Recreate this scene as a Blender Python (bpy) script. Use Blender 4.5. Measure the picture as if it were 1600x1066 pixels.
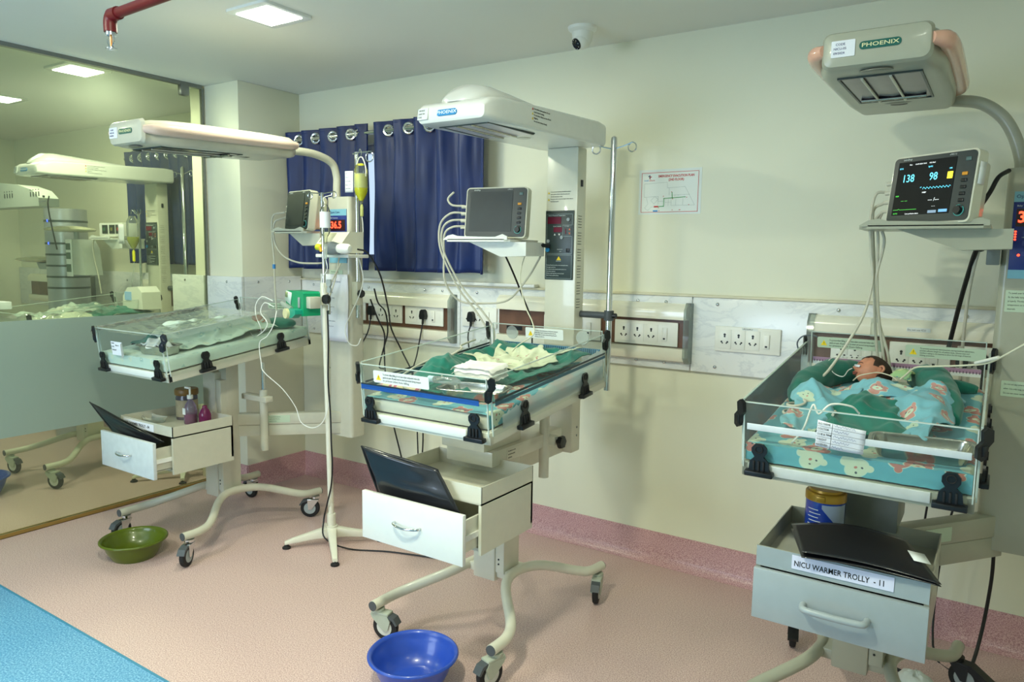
import bpy, bmesh, math, random
from math import sin, cos, pi, radians, sqrt, exp
from mathutils import Vector, Matrix, noise
random.seed(7)
SC = bpy.context.scene
COL = SC.collection
for o in list(bpy.data.objects): bpy.data.objects.remove(o)

# ------------------------------------------------------------------ camera, world, lights, exposure
cam_d = bpy.data.cameras.new('camera'); cam = bpy.data.objects.new('camera', cam_d); COL.objects.link(cam)
cam_d.sensor_width = 36.0; cam_d.lens = 1144.0/1600*36; cam_d.clip_start = .05
YAW, PIT, ROL = 0.585, -0.115, 0.015
Rc = Matrix.Rotation(YAW, 4, 'Z') @ Matrix.Rotation(PIT, 4, 'X') @ Matrix.Rotation(-ROL, 4, 'Y') @ Matrix.Rotation(pi/2, 4, 'X')
cam.matrix_world = Matrix.Translation((0, 0, 1.55)) @ Rc
SC.camera = cam
SC.view_settings.view_transform = 'Standard'; SC.view_settings.look = 'None'
SC.view_settings.gamma = 1; SC.view_settings.use_curve_mapping = False
SC.view_settings.exposure = 0.22
world = bpy.data.worlds.new('world'); SC.world = world; world.use_nodes = True
world.node_tree.nodes['Background'].inputs[0].default_value = (.62, .78, 1, 1)
world.node_tree.nodes['Background'].inputs[1].default_value = 1.0

def area_light(name, loc, target, sx, sy, power, color):
    d = bpy.data.lights.new(name, 'AREA'); d.shape = 'RECTANGLE'; d.size = sx; d.size_y = sy
    d.energy = power; d.color = color
    o = bpy.data.objects.new(name, d); COL.objects.link(o); o.location = loc
    o.rotation_euler = (Vector(target)-Vector(loc)).to_track_quat('-Z', 'Y').to_euler()
    return o
WARM = (.97, 1.0, .74); COOL = (.63, .79, 1.0)
# daylight from the window wall behind the photographer
area_light('window_daylight', (-3.0, -1.95, 1.55), (-2.6, 3, 1.2), 1.7, 1.2, 62, COOL)
# the ceiling panels of the ward (their glow; the panels themselves are built below)
PANELS = [(-2.80, 2.23, 11), (-4.62, 2.30, 15), (-5.96, 2.42, 12), (-1.25, .75, 38), (-.2, -.9, 3), (-2.9, .3, 22), (-5.2, .4, 22), (.15, 1.0, 5)]

# ------------------------------------------------------------------ mesh builder
class MB:
    def __init__(s, T=None): s.v = []; s.f = []; s.T = T; s.rest = None
    def add(s, vs, fs, T=None):
        n = len(s.v)
        for p in vs:
            p = Vector(p)
            if T is not None: p = T @ p
            if s.T is not None: p = s.T @ p
            s.v.append(p)
        for f in fs: s.f.append(tuple(i+n for i in f))
        return s
    def box(s, c, size, bev=0, T=None, seg=2):
        vs, fs = boxdata(tuple(round(x, 5) for x in size), bev, seg)
        M = Matrix.Translation(c)
        if T is not None: M = T @ M
        return s.add(vs, fs, M)
    def span(s, a, b, bev=0, T=None):
        return s.box([(a[i]+b[i])/2 for i in range(3)], [abs(b[i]-a[i]) for i in range(3)], bev, T)
    def tube(s, pts, r, n=10, k=4, closed=False, T=None, cap=True):
        P = [Vector(p) for p in pts]
        R = list(r) if isinstance(r, (list, tuple)) else [r]*len(P)
        if k > 1 and len(P) > 2:
            Q = []; RR = []; m = len(P); segs = m if closed else m-1
            for i in range(segs):
                p0 = P[(i-1) % m] if closed or i > 0 else P[0]*2-P[1]
                p1 = P[i]; p2 = P[(i+1) % m]
                p3 = P[(i+2) % m] if closed or i+2 < m else P[-1]*2-P[-2]
                for j in range(k):
                    t = j/k
                    Q.append(.5*((2*p1)+(p2-p0)*t+(2*p0-5*p1+4*p2-p3)*t*t+(3*p1-p0-3*p2+p3)*t**3))
                    RR.append(R[i]*(1-t)+R[(i+1) % m]*t)
            if not closed: Q.append(P[-1]); RR.append(R[-1])
            P, R = Q, RR
        m = len(P); vs = []; fs = []
        tg = []
        for i in range(m):
            a = P[(i-1) % m] if closed or i > 0 else P[i]; b = P[(i+1) % m] if closed or i < m-1 else P[i]
            d = (b-a); tg.append(d.normalized() if d.length > 1e-9 else Vector((0, 0, 1)))
        u = tg[0].orthogonal().normalized()
        for i in range(m):
            u = (u-tg[i]*u.dot(tg[i]))
            u = u.normalized() if u.length > 1e-6 else tg[i].orthogonal().normalized()
            w = tg[i].cross(u)
            for j in range(n):
                a = 2*pi*j/n; vs.append(P[i]+(u*cos(a)+w*sin(a))*R[i])
        for i in range(m if closed else m-1):
            for j in range(n):
                a = i*n+j; b = i*n+(j+1) % n; i2 = (i+1) % m
                fs.append((a, b, i2*n+(j+1) % n, i2*n+j))
        if cap and not closed:
            fs.append(tuple(range(n))[::-1]); fs.append(tuple(range((m-1)*n, m*n)))
        return s.add(vs, fs, T)
    def cyl(s, a, b, r, n=16, T=None, r2=None):
        return s.tube([a, b], [r, r if r2 is None else r2], n, 1, T=T)
    def lathe(s, prof, c=(0, 0, 0), axis='Z', n=24, T=None, cap=True):
        vs = []; fs = []
        for (r, z) in prof:
            for j in range(n):
                a = 2*pi*j/n; x, y = r*cos(a), r*sin(a)
                p = (x, y, z) if axis == 'Z' else ((z, x, y) if axis == 'X' else (y, z, x))
                vs.append(Vector(p)+Vector(c))
        for i in range(len(prof)-1):
            for j in range(n):
                k = (j+1) % n; fs.append((i*n+j, i*n+k, (i+1)*n+k, (i+1)*n+j))
        if cap:
            fs.append(tuple(range(n))[::-1]); fs.append(tuple(range((len(prof)-1)*n, len(prof)*n)))
        return s.add(vs, fs, T)
    def prism(s, poly, t0, t1, plane='XZ', T=None):
        n = len(poly); vs = []
        for t in (t0, t1):
            for (a, b) in poly: vs.append((a, t, b) if plane == 'XZ' else ((t, a, b) if plane == 'YZ' else (a, b, t)))
        fs = [tuple(range(n))[::-1], tuple(range(n, 2*n))]
        for i in range(n): fs.append((i, (i+1) % n, n+(i+1) % n, n+i))
        return s.add(vs, fs, T)
    def loft(s, rings, T=None, cap=True):
        n = len(rings[0]); vs = [p for r in rings for p in r]; fs = []
        for i in range(len(rings)-1):
            for j in range(n):
                k = (j+1) % n; fs.append((i*n+j, i*n+k, (i+1)*n+k, (i+1)*n+j))
        if cap: fs.append(tuple(range(n))[::-1]); fs.append(tuple(range((len(rings)-1)*n, len(rings)*n)))
        return s.add(vs, fs, T)
    def grid(s, nu, nv, fn, T=None, keep=None):
        vs = [fn(i/nu, j/nv) for j in range(nv+1) for i in range(nu+1)]; fs = []
        for j in range(nv):
            for i in range(nu):
                if keep and not keep((i+.5)/nu, (j+.5)/nv): continue
                a = j*(nu+1)+i; fs.append((a, a+1, a+nu+2, a+nu+1))
        return s.add(vs, fs, T)
    def sphere(s, c, r, n=14, T=None):
        r = r if isinstance(r, (tuple, list)) else (r, r, r); m = n//2
        prof = [(max(1e-4, sin(pi*i/m)), -cos(pi*i/m)) for i in range(m+1)]
        M = Matrix.Translation(c) @ Matrix.Diagonal((r[0], r[1], r[2], 1))
        if T is not None: M = T @ M
        return s.lathe(prof, n=n, T=M)
    def disc(s, c, r, T=None, n=20):
        vs = [(c[0]+r*cos(2*pi*i/n), c[1], c[2]+r*sin(2*pi*i/n)) for i in range(n)]
        return s.add(vs, [tuple(range(n))], T)
_bc = {}
def boxdata(size, bev, seg):
    k = (size, bev, seg)
    if k not in _bc:
        bm = bmesh.new(); bmesh.ops.create_cube(bm, size=1)
        for v in bm.verts: v.co = Vector((v.co.x*size[0], v.co.y*size[1], v.co.z*size[2]))
        b = min(bev, min(size)*.49)
        if b > 0: bmesh.ops.bevel(bm, geom=bm.edges[:], offset=b, segments=seg, profile=.5, affect='EDGES')
        bm.verts.index_update()
        _bc[k] = ([v.co.copy() for v in bm.verts], [tuple(v.index for v in f.verts) for f in bm.faces]); bm.free()
    return _bc[k]
def rrect(w, h, r, n=5):
    out = []
    for cx, cy, a0 in ((w/2-r, h/2-r, 0), (-w/2+r, h/2-r, pi/2), (-w/2+r, -h/2+r, pi), (w/2-r, -h/2+r, 3*pi/2)):
        for i in range(n+1):
            a = a0+pi/2*i/n; out.append((cx+r*cos(a), cy+r*sin(a)))
    return out

ORG = {}; PRINTS = set()
def link(name, mb, mat, org, smooth=38, thick=None, sub=0):
    me = bpy.data.meshes.new(name)
    me.from_pydata([p-org for p in mb.v], [], mb.f); me.validate()
    for m in (mat if isinstance(mat, (list, tuple)) else [mat]): me.materials.append(m)
    if smooth:
        me.polygons.foreach_set('use_smooth', [True]*len(me.polygons)); me.set_sharp_from_angle(angle=radians(smooth))
    if any(m.name in PRINTS for m in me.materials):
        at = me.attributes.new('rest', 'FLOAT_VECTOR', 'POINT')
        rs = mb.rest if mb.rest else [(p.x, p.y-p.z, 0) for p in mb.v]
        at.data.foreach_set('vector', [c for r in rs for c in r])
    me.update()
    o = bpy.data.objects.new(name, me); COL.objects.link(o)
    if thick:
        md = o.modifiers.new('solid', 'SOLIDIFY'); md.thickness = thick; md.offset = 0
    if sub:
        md = o.modifiers.new('sub', 'SUBSURF'); md.levels = sub; md.render_levels = sub
    return o
def part(name, mb, mat, parent, label=None, **k):
    org = ORG[parent.name]
    o = link(name, mb, mat, org, **k); o.parent = parent; ORG[o.name] = org
    if label: o['label'] = label
    return o
GROUPS = {'power_socket': 'white socket plates along the wall', 'power_plug': 'black plugs in the wall sockets', 'bedhead_trunking': 'bedhead trunkings along the wall', 'infant_warmer': 'open infant warmers', 'basin': 'plastic basins on the floor', 'file_folder': 'black plastic files on the trolleys', 'patient_monitor': 'patient monitors on the warmer shelves', 'curtain': 'navy curtains', 'mattress': 'bed mattresses', 'steel_tray': 'steel trays on the beds', 'name_card': 'name cards on the beds', 'iv_pole': 'drip poles on the warmers', 'drip_bottle': 'hanging drip bottles', 'monitor_leads': 'patient monitor leads'}
def thing(name, label, cat, loc, group=None):
    group = group or GROUPS.get(name)
    o = bpy.data.objects.new(name, None); COL.objects.link(o); o.location = loc; o.empty_display_size = .05
    ORG[o.name] = Vector(loc); o['label'] = label; o['category'] = cat
    if group: o['group'] = group
    return o
def top(name, mb, mat, label, cat, group=None, **k):
    n = len(mb.v); lo = [min(p[i] for p in mb.v) for i in range(3)]; hi = [max(p[i] for p in mb.v) for i in range(3)]
    org = Vector(((lo[0]+hi[0])/2, (lo[1]+hi[1])/2, lo[2]))
    o = link(name, mb, mat, org, **k); o.location = org; ORG[o.name] = org
    o['label'] = label; o['category'] = cat
    if group: o['group'] = group
    return o
def struct(name, mb, mat, parent=None, **k):
    k.setdefault('smooth', 30)
    org = ORG[parent.name] if parent else Vector((0, 0, 0))
    o = link(name, mb, mat, org, **k); ORG[o.name] = org
    if parent: o.parent = parent
    o['kind'] = 'structure'
    return o

def text_mb(mb, s, size, T, align='LEFT', bold=0.0, ext=.0002, xs=1.0):
    """lettering lying in local XZ plane, facing -Y, placed by T"""
    c = bpy.data.curves.new('t', 'FONT'); c.body = s; c.size = size; c.extrude = ext; c.resolution_u = 2
    c.align_x = align; c.align_y = 'CENTER'; c.offset = bold
    o = bpy.data.objects.new('t', c); me = bpy.data.meshes.new_from_object(o)
    M = T @ Matrix.Rotation(pi/2, 4, 'X') @ Matrix.Diagonal((xs, 1, 1, 1))
    mb.add([v.co for v in me.vertices], [tuple(p.vertices) for p in me.polygons], M)
    bpy.data.objects.remove(o); bpy.data.curves.remove(c); bpy.data.meshes.remove(me)
    return mb
def Tr(x, y, z): return Matrix.Translation((x, y, z))
def Rz(a): return Matrix.Rotation(radians(a), 4, 'Z')
def Rx(a): return Matrix.Rotation(radians(a), 4, 'X')
def Ry(a): return Matrix.Rotation(radians(a), 4, 'Y')
def nz(x, y, z=0, f=1): return noise.noise(Vector((x*f, y*f, z*f)))

# ------------------------------------------------------------------ materials
def srgb(h):
    if isinstance(h, str):
        h = [int(h[i:i+2], 16)/255 for i in (0, 2, 4)]
        return tuple((x/12.92 if x < .04045 else ((x+.055)/1.055)**2.4) for x in h)
    return h
MATS = {}
def mat(name, col, rough=.5, metal=0, emit=0, ecol=None, alpha=1, coat=0, noise_amt=.06, nscale=30, bump=0, bscale=200, spec=.5, sheen=0, trans=0, ior=1.45, sss=0):
    if name in MATS: return MATS[name]
    m = bpy.data.materials.new(name); m.use_nodes = True; nt = m.node_tree; b = nt.nodes['Principled BSDF']
    c = srgb(col)
    b.inputs['Roughness'].default_value = rough; b.inputs['Metallic'].default_value = metal
    b.inputs['Specular IOR Level'].default_value = spec; b.inputs['Coat Weight'].default_value = coat
    b.inputs['Sheen Weight'].default_value = sheen; b.inputs['Transmission Weight'].default_value = trans
    b.inputs['IOR'].default_value = ior; b.inputs['Alpha'].default_value = alpha
    b.inputs['Subsurface Weight'].default_value = sss
    if sss: b.inputs['Subsurface Radius'].default_value = (.012, .005, .003)
    tc = nt.nodes.new('ShaderNodeTexCoord')
    if noise_amt:
        n = nt.nodes.new('ShaderNodeTexNoise'); n.inputs['Scale'].default_value = nscale; n.inputs['Detail'].default_value = 3
        nt.links.new(tc.outputs['Object'], n.inputs['Vector'])
        r = nt.nodes.new('ShaderNodeValToRGB'); r.color_ramp.elements[0].position = .3; r.color_ramp.elements[1].position = .7
        r.color_ramp.elements[0].color = tuple(x*(1-noise_amt) for x in c)+(1,)
        r.color_ramp.elements[1].color = tuple(min(1, x*(1+noise_amt*.5)) for x in c)+(1,)
        nt.links.new(n.outputs['Fac'], r.inputs['Fac']); nt.links.new(r.outputs['Color'], b.inputs['Base Color'])
    else: b.inputs['Base Color'].default_value = c+(1,)
    if bump:
        n2 = nt.nodes.new('ShaderNodeTexNoise'); n2.inputs['Scale'].default_value = bscale
        nt.links.new(tc.outputs['Object'], n2.inputs['Vector'])
        bp = nt.nodes.new('ShaderNodeBump'); bp.inputs['Strength'].default_value = bump; bp.inputs['Distance'].default_value = .002
        nt.links.new(n2.outputs['Fac'], bp.inputs['Height']); nt.links.new(bp.outputs['Normal'], b.inputs['Normal'])
    if emit:
        b.inputs['Emission Color'].default_value = (srgb(ecol) if ecol else c)+(1,); b.inputs['Emission Strength'].default_value = emit
    MATS[name] = m; return m
def clear_mat(name, tint, gloss=.12, rough=.03, haze=0.0, hcol=(.9, .95, .95)):
    if name in MATS: return MATS[name]
    m = bpy.data.materials.new(name); m.use_nodes = True; nt = m.node_tree; nt.nodes.remove(nt.nodes['Principled BSDF'])
    out = nt.nodes['Material Output']
    t = nt.nodes.new('ShaderNodeBsdfTransparent'); t.inputs[0].default_value = srgb(tint)+(1,)
    g = nt.nodes.new('ShaderNodeBsdfGlossy'); g.inputs['Roughness'].default_value = rough; g.inputs[0].default_value = (1, 1, 1, 1)
    fr = nt.nodes.new('ShaderNodeLayerWeight'); fr.inputs['Blend'].default_value = gloss
    mx = nt.nodes.new('ShaderNodeMixShader'); nt.links.new(fr.outputs['Fresnel'], mx.inputs[0])
    nt.links.new(t.outputs[0], mx.inputs[1]); nt.links.new(g.outputs[0], mx.inputs[2])
    last = mx
    if haze:
        d = nt.nodes.new('ShaderNodeBsdfDiffuse'); d.inputs[0].default_value = hcol+(1,)
        tl = nt.nodes.new('ShaderNodeBsdfTranslucent'); tl.inputs[0].default_value = hcol+(1,)
        a = nt.nodes.new('ShaderNodeMixShader'); a.inputs[0].default_value = .5
        nt.links.new(d.outputs[0], a.inputs[1]); nt.links.new(tl.outputs[0], a.inputs[2])
        m2 = nt.nodes.new('ShaderNodeMixShader'); m2.inputs[0].default_value = haze
        nt.links.new(mx.outputs[0], m2.inputs[1]); nt.links.new(a.outputs[0], m2.inputs[2]); last = m2
    nt.links.new(last.outputs[0], out.inputs[0]); MATS[name] = m; return m

class NG:
    """tiny helper for math node graphs"""
    def __init__(s, nt): s.nt = nt
    def m(s, op, a, b=None, c=None):
        n = s.nt.nodes.new('ShaderNodeMath'); n.operation = op
        for i, x in enumerate((a, b, c)):
            if x is None: continue
            if isinstance(x, (int, float)): n.inputs[i].default_value = x
            else: s.nt.links.new(x, n.inputs[i])
        return n.outputs[0]
    def vm(s, op, a, b=None, sc=None):
        n = s.nt.nodes.new('ShaderNodeVectorMath'); n.operation = op
        for i, x in enumerate((a, b)):
            if x is None: continue
            if isinstance(x, (tuple, list)): n.inputs[i].default_value = x
            else: s.nt.links.new(x, n.inputs[i])
        if sc is not None: n.inputs['Scale'].default_value = sc
        return n.outputs['Value'] if op in ('LENGTH', 'DISTANCE', 'DOT_PRODUCT') else n.outputs['Vector']
    def mix(s, f, a, b):
        n = s.nt.nodes.new('ShaderNodeMix'); n.data_type = 'RGBA'
        s.nt.links.new(f, n.inputs[0])
        for i, x in ((6, a), (7, b)):
            if isinstance(x, tuple): n.inputs[i].default_value = x+(1,)
            else: s.nt.links.new(x, n.inputs[i])
        return n.outputs[2]
    def below(s, a, t, soft=.02):
        n = s.nt.nodes.new('ShaderNodeMapRange'); n.inputs[1].default_value = t-soft; n.inputs[2].default_value = t+soft
        n.inputs[3].default_value = 1; n.inputs[4].default_value = 0; s.nt.links.new(a, n.inputs[0]); return n.outputs[0]
def print_cloth(name, base, base2, cream, accent, line, scale=7.5, size=.30):
    """muslin printed with small animal heads: a pale face with two ears, blush patch and outline"""
    m = bpy.data.materials.new(name); m.use_nodes = True; nt = m.node_tree; b = nt.nodes['Principled BSDF']; g = NG(nt)
    b.inputs['Roughness'].default_value = .85; b.inputs['Sheen Weight'].default_value = .2; b.inputs['Specular IOR Level'].default_value = .2
    tc = nt.nodes.new('ShaderNodeTexCoord')
    mp = nt.nodes.new('ShaderNodeMapping'); mp.inputs['Scale'].default_value = (scale, scale, scale*.25); at = nt.nodes.new('ShaderNodeAttribute'); at.attribute_name = 'rest'; nt.links.new(at.outputs['Vector'], mp.inputs[0]); PRINTS.add(name)
    vo = nt.nodes.new('ShaderNodeTexVoronoi'); vo.inputs['Scale'].default_value = 1; vo.inputs['Randomness'].default_value = .55; vo.voronoi_dimensions = '2D'
    nt.links.new(mp.outputs[0], vo.inputs['Vector'])
    loc = g.vm('SUBTRACT', mp.outputs[0], vo.outputs['Position'])
    sep = nt.nodes.new('ShaderNodeSeparateColor'); nt.links.new(vo.outputs['Color'], sep.inputs[0])
    rot = nt.nodes.new('ShaderNodeVectorRotate'); rot.rotation_type = 'Z_AXIS'
    nt.links.new(loc, rot.inputs['Vector']); nt.links.new(g.m('MULTIPLY_ADD', sep.outputs[0], 2.4, -1.2), rot.inputs['Angle'])
    sx = nt.nodes.new('ShaderNodeSeparateXYZ'); nt.links.new(rot.outputs[0], sx.inputs[0]); X, Y = sx.outputs[0], sx.outputs[1]
    def el(cx, cy, rx, ry):
        return g.m('SQRT', g.m('ADD', g.m('POWER', g.m('ABSOLUTE', g.m('DIVIDE', g.m('ADD', X, -cx), rx)), 2), g.m('POWER', g.m('ABSOLUTE', g.m('DIVIDE', g.m('ADD', Y, -cy), ry)), 2)))
    S = size
    head = el(0, 0, S, S*.75); e1 = el(-S*.7, S*.7, S*.3, S*.3); e2 = el(S*.7, S*.7, S*.3, S*.3); body = el(0, -S*.95, S*.6, S*.45)
    sil = g.m('MINIMUM', g.m('MINIMUM', head, e1), g.m('MINIMUM', e2, body))
    base_n = nt.nodes.new('ShaderNodeTexNoise'); base_n.inputs['Scale'].default_value = 5; nt.links.new(tc.outputs['Object'], base_n.inputs['Vector'])
    c0 = g.mix(base_n.outputs[0], srgb(base), srgb(base2))
    pick = g.below(sep.outputs[1], .5, .01)
    c_in = g.mix(pick, srgb(cream), srgb(accent))
    c1 = g.mix(g.below(sil, 1.1), c0, srgb(line))
    c2 = g.mix(g.below(sil, 1.0), c1, c_in)
    c3 = g.mix(g.below(el(0, -S*.15, S*.55, S*.38), 1), c2, srgb(cream))
    c4 = g.mix(g.below(el(0, -S*.1, S*.16, S*.12), 1), c3, srgb(accent))
    eye = g.m('MINIMUM', el(-S*.35, S*.25, S*.09, S*.1), el(S*.35, S*.25, S*.09, S*.1))
    c5 = g.mix(g.below(eye, 1), c4, (.08, .1, .12))
    nt.links.new(c5, b.inputs['Base Color'])
    n2 = nt.nodes.new('ShaderNodeTexNoise'); n2.inputs['Scale'].default_value = 60; nt.links.new(tc.outputs['Object'], n2.inputs['Vector'])
    bp = nt.nodes.new('ShaderNodeBump'); bp.inputs['Strength'].default_value = .35; bp.inputs['Distance'].default_value = .002
    nt.links.new(n2.outputs[0], bp.inputs['Height']); nt.links.new(bp.outputs[0], b.inputs['Normal'])
    MATS[name] = m; return m
def speckle(name, base, dark, light, rough=.35, scale=220, patch=.08):
    m = bpy.data.materials.new(name); m.use_nodes = True; nt = m.node_tree; b = nt.nodes['Principled BSDF']; g = NG(nt)
    b.inputs['Roughness'].default_value = rough
    tc = nt.nodes.new('ShaderNodeTexCoord')
    n = nt.nodes.new('ShaderNodeTexNoise'); n.inputs['Scale'].default_value = scale; n.inputs['Detail'].default_value = 2
    nt.links.new(tc.outputs['Object'], n.inputs['Vector'])
    r = nt.nodes.new('ShaderNodeValToRGB'); e = r.color_ramp.elements
    e[0].position = .34; e[0].color = srgb(dark)+(1,); e[1].position = .66; e[1].color = srgb(light)+(1,)
    x = e.new(.5); x.color = srgb(base)+(1,)
    nt.links.new(n.outputs[0], r.inputs[0])
    vo = nt.nodes.new('ShaderNodeTexVoronoi'); vo.inputs['Scale'].default_value = 70; nt.links.new(tc.outputs['Object'], vo.inputs['Vector'])
    c = g.mix(g.below(vo.outputs['Distance'], .10, .04), r.outputs[0], srgb(dark))
    nt.links.new(c, b.inputs['Base Color']); MATS[name] = m; return m
def marble(name):
    m = bpy.data.materials.new(name); m.use_nodes = True; nt = m.node_tree; b = nt.nodes['Principled BSDF']
    b.inputs['Roughness'].default_value = .22
    tc = nt.nodes.new('ShaderNodeTexCoord'); n = nt.nodes.new('ShaderNodeTexNoise'); n.inputs['Scale'].default_value = 2.6
    n.inputs['Detail'].default_value = 9; n.inputs['Distortion'].default_value = 1.6; n.inputs['Roughness'].default_value = .62
    mp = nt.nodes.new('ShaderNodeMapping'); mp.inputs['Rotation'].default_value = (0, radians(35), 0); mp.inputs['Scale'].default_value = (1, 1, 2.6)
    nt.links.new(tc.outputs['Object'], mp.inputs[0]); nt.links.new(mp.outputs[0], n.inputs['Vector'])
    r = nt.nodes.new('ShaderNodeValToRGB'); e = r.color_ramp.elements
    e[0].position = .46; e[0].color = srgb('E9ECEC')+(1,); e[1].position = .54; e[1].color = srgb('EDEFEE')+(1,)
    x = e.new(.5); x.color = srgb('DDE0E2')+(1,)
    nt.links.new(n.outputs[0], r.inputs[0]); nt.links.new(r.outputs[0], b.inputs['Base Color']); MATS[name] = m; return m

M_wall = mat('painted wall', 'E7E6D0', .45, noise_amt=.02, nscale=2)
M_walld = mat('painted lower wall', 'E2DFCF', .35, noise_amt=.03, nscale=2)
M_ceil = mat('ceiling paint', 'E6E6DE', .8, noise_amt=.02, nscale=1.5)
M_floor = speckle('pink vinyl', 'CDAFAB', 'AA8885', 'E0CAC4', .36)
M_skirt = speckle('pink vinyl skirting', 'C79A9E', 'A5747B', 'DBB5B8', .33)
M_blue = speckle('blue vinyl', '5C9CC6', '3F80B2', '8CBFDC', .4, 150)
M_marble = marble('white marble')
M_enamel = mat('cream enamel', 'DEDCCB', .28, coat=.3, noise_amt=.02)
M_enamel2 = mat('grey beige enamel', 'C6C4B3', .32, coat=.2, noise_amt=.03)
M_white = mat('white enamel', 'EAEBE6', .25, coat=.3, noise_amt=.015)
M_whitep = mat('white plastic', 'ECECE4', .3, noise_amt=.02)
M_creamp = mat('cream plastic cover', 'EDEAD8', .2, coat=.4, noise_amt=.02)
M_brown = mat('brown laminate', '6B4A3A', .35, noise_amt=.25, nscale=12)
M_black = mat('black plastic', '16181B', .35, noise_amt=.1)
M_rubber = mat('black rubber', '1B1B1D', .7, noise_amt=.15)
M_cable = mat('black cable', '121315', .45, noise_amt=0)
M_lead = mat('grey patient lead', 'C9C6B6', .5, noise_amt=.05)
M_chrome = mat('chrome', 'D8DADB', .12, 1, noise_amt=0)
M_steel = mat('brushed steel', 'B9B6AC', .24, 1, noise_amt=.1, nscale=60)
M_galv = mat('grey metal', '8C8E8C', .35, .8)
M_dgrey = mat('dark grey cap', '4B5054', .5)
M_slate = mat('slate control panel', '34403F', .35, noise_amt=.04)
M_folder = mat('black plastic folder', '1A1B20', .28, coat=.3, noise_amt=.2, nscale=8)
M_green = mat('green surgical cloth', '097060', .85, sheen=.3, noise_amt=.2, nscale=6, bump=.4, bscale=50)
M_cotton = mat('white cotton', 'F1F0EA', .9, sheen=.2, noise_amt=.04, bump=.5, bscale=60)
M_paper = mat('paper', 'E4E6EE', .7, noise_amt=.02)
M_ink = mat('black print', '1E2024', .6, noise_amt=0)
M_navy = mat('navy satin curtain', '062460', .42, sheen=.05, noise_amt=.25, nscale=5)
M_greyplastic = mat('grey plastic', '9BA4A6', .4)
M_acr = clear_mat('clear acrylic', 'F8FAF9', .05, .03, .03)
M_acre = mat('acrylic edge', 'D5E2DC', .15, noise_amt=0, alpha=.75)
M_glass = clear_mat('partition glass', 'F0F5EA', .14, .015, .05, (.72, .80, .68))
M_frost = clear_mat('frosted film', 'E8F0E4', .10, .25, .95, (.55, .64, .58))
M_film = clear_mat('cling film', 'F8FBFA', .32, .06, .14)
M_tubing = clear_mat('clear tubing', 'E4EAE4', .35, .08, .35)
M_yel = mat('yellow sign', 'F2D21E', .5, noise_amt=0)
M_red = mat('red print', 'C8322C', .5, noise_amt=0)
M_bluep = mat('blue print', '2A8FCF', .4, noise_amt=0)
M_labelgreen = mat('pale green label', 'B9CBB4', .5, noise_amt=0)
M_labelwhite = mat('white label', 'E3E8E6', .5, noise_amt=0)
M_led = mat('red led', 'FF3A22', .5, emit=5, ecol='FF3A22', noise_amt=0)
M_bear = print_cloth('teal printed sheet', '6FB4B9', '58A0B2', 'CBD6BC', 'BF7F74', 'BFD8C8', 8.6, .29)
M_bear3 = print_cloth('pale blue printed cover', '86BFC6', '6AA6BA', 'BFD2BC', 'BF9088', 'B6D2C8', 10, .25)
M_bear2 = print_cloth('pale green printed sheet', 'D3E2D2', 'C8DCD2', 'DDE4CC', 'A9C6BE', 'BFD6CA', 12, .16)
M_cprint = print_cloth('cream printed cloth', 'D9DEC0', 'CDD5B6', 'DDE3C8', 'B98A7C', 'AFC4B6', 19, .13)
M_skin = mat('newborn skin', 'C98A6E', .5, noise_amt=.15, nscale=40, sss=.15)
M_hair = mat('newborn hair', '3B2A20', .7, noise_amt=.4, nscale=150, bump=.8, bscale=300)
# ================================================================== the room
WY = 3.43; H = 2.61; GX = -4.37; PX = -4.02; PY = 2.95
struct('floor', MB().span((-8.2, 1.40, -.1), (1.9, WY+.1, 0)), M_floor)
struct('floor.001', MB().span((-8.2, -2.3, -.1), (1.9, 1.395, 0)), M_blue)
struct('trim_1', MB().span((-8.2, 1.393, -.05), (1.9, 1.402, .0015)), mat('weld rod', '3F86A6', .5))
struct('ceiling', MB().span((-8.2, -2.3, H), (1.9, WY+.1, H+.12)), M_ceil)
# back wall with two window openings
def wall_y(name, x0, x1, holes, m):
    mb = MB(); x = x0
    for (a, b, c, d) in holes:
        mb.span((x, WY, 0), (a, WY+.16, H)); mb.span((a, WY, 0), (b, WY+.16, c)); mb.span((a, WY, d), (b, WY+.16, H)); x = b
    mb.span((x, WY, 0), (x1, WY+.16, H)); return struct(name, mb, m)
wall_y('wall_back', -8.2, 1.9, [(-5.85, -4.95, 1.5, 2.24), (-3.93, -2.5, 1.5, 2.24)], M_wall)
struct('wall_right', MB().span((1.75, -2.3, 0), (1.9, WY, H)), M_wall)
struct('wall_front', MB().span((-8.2, -2.45, 0), (1.9, -2.3, H)), M_wall)
struct('wall_left', MB().span((-8.35, -2.3, 0), (-8.2, WY, H)), M_wall)
struct('wall_pillar', MB().span((-4.52, PY, 0), (PX, WY, H), .004), M_wall)
for i, (a, b) in enumerate(((-5.85, -4.95), (-3.93, -2.5))):
    w = struct('window_%d' % (i+1), MB().span((a, WY+.05, 1.5), (a+.05, WY+.1, 2.24)).span((b-.05, WY+.05, 1.5), (b, WY+.1, 2.24)).span((a, WY+.05, 1.5), (b, WY+.1, 1.55)).span((a, WY+.05, 2.19), (b, WY+.1, 2.24)).span(((a+b)/2-.02, WY+.05, 1.5), ((a+b)/2+.02, WY+.1, 2.24)), M_white)
    for k, (p, q) in enumerate(((a+.05, (a+b)/2-.02), ((a+b)/2+.02, b-.05))):
        part('window_pane', MB().span((p, WY+.07, 1.55), (q, WY+.075, 2.19)), M_acr, w)
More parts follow.
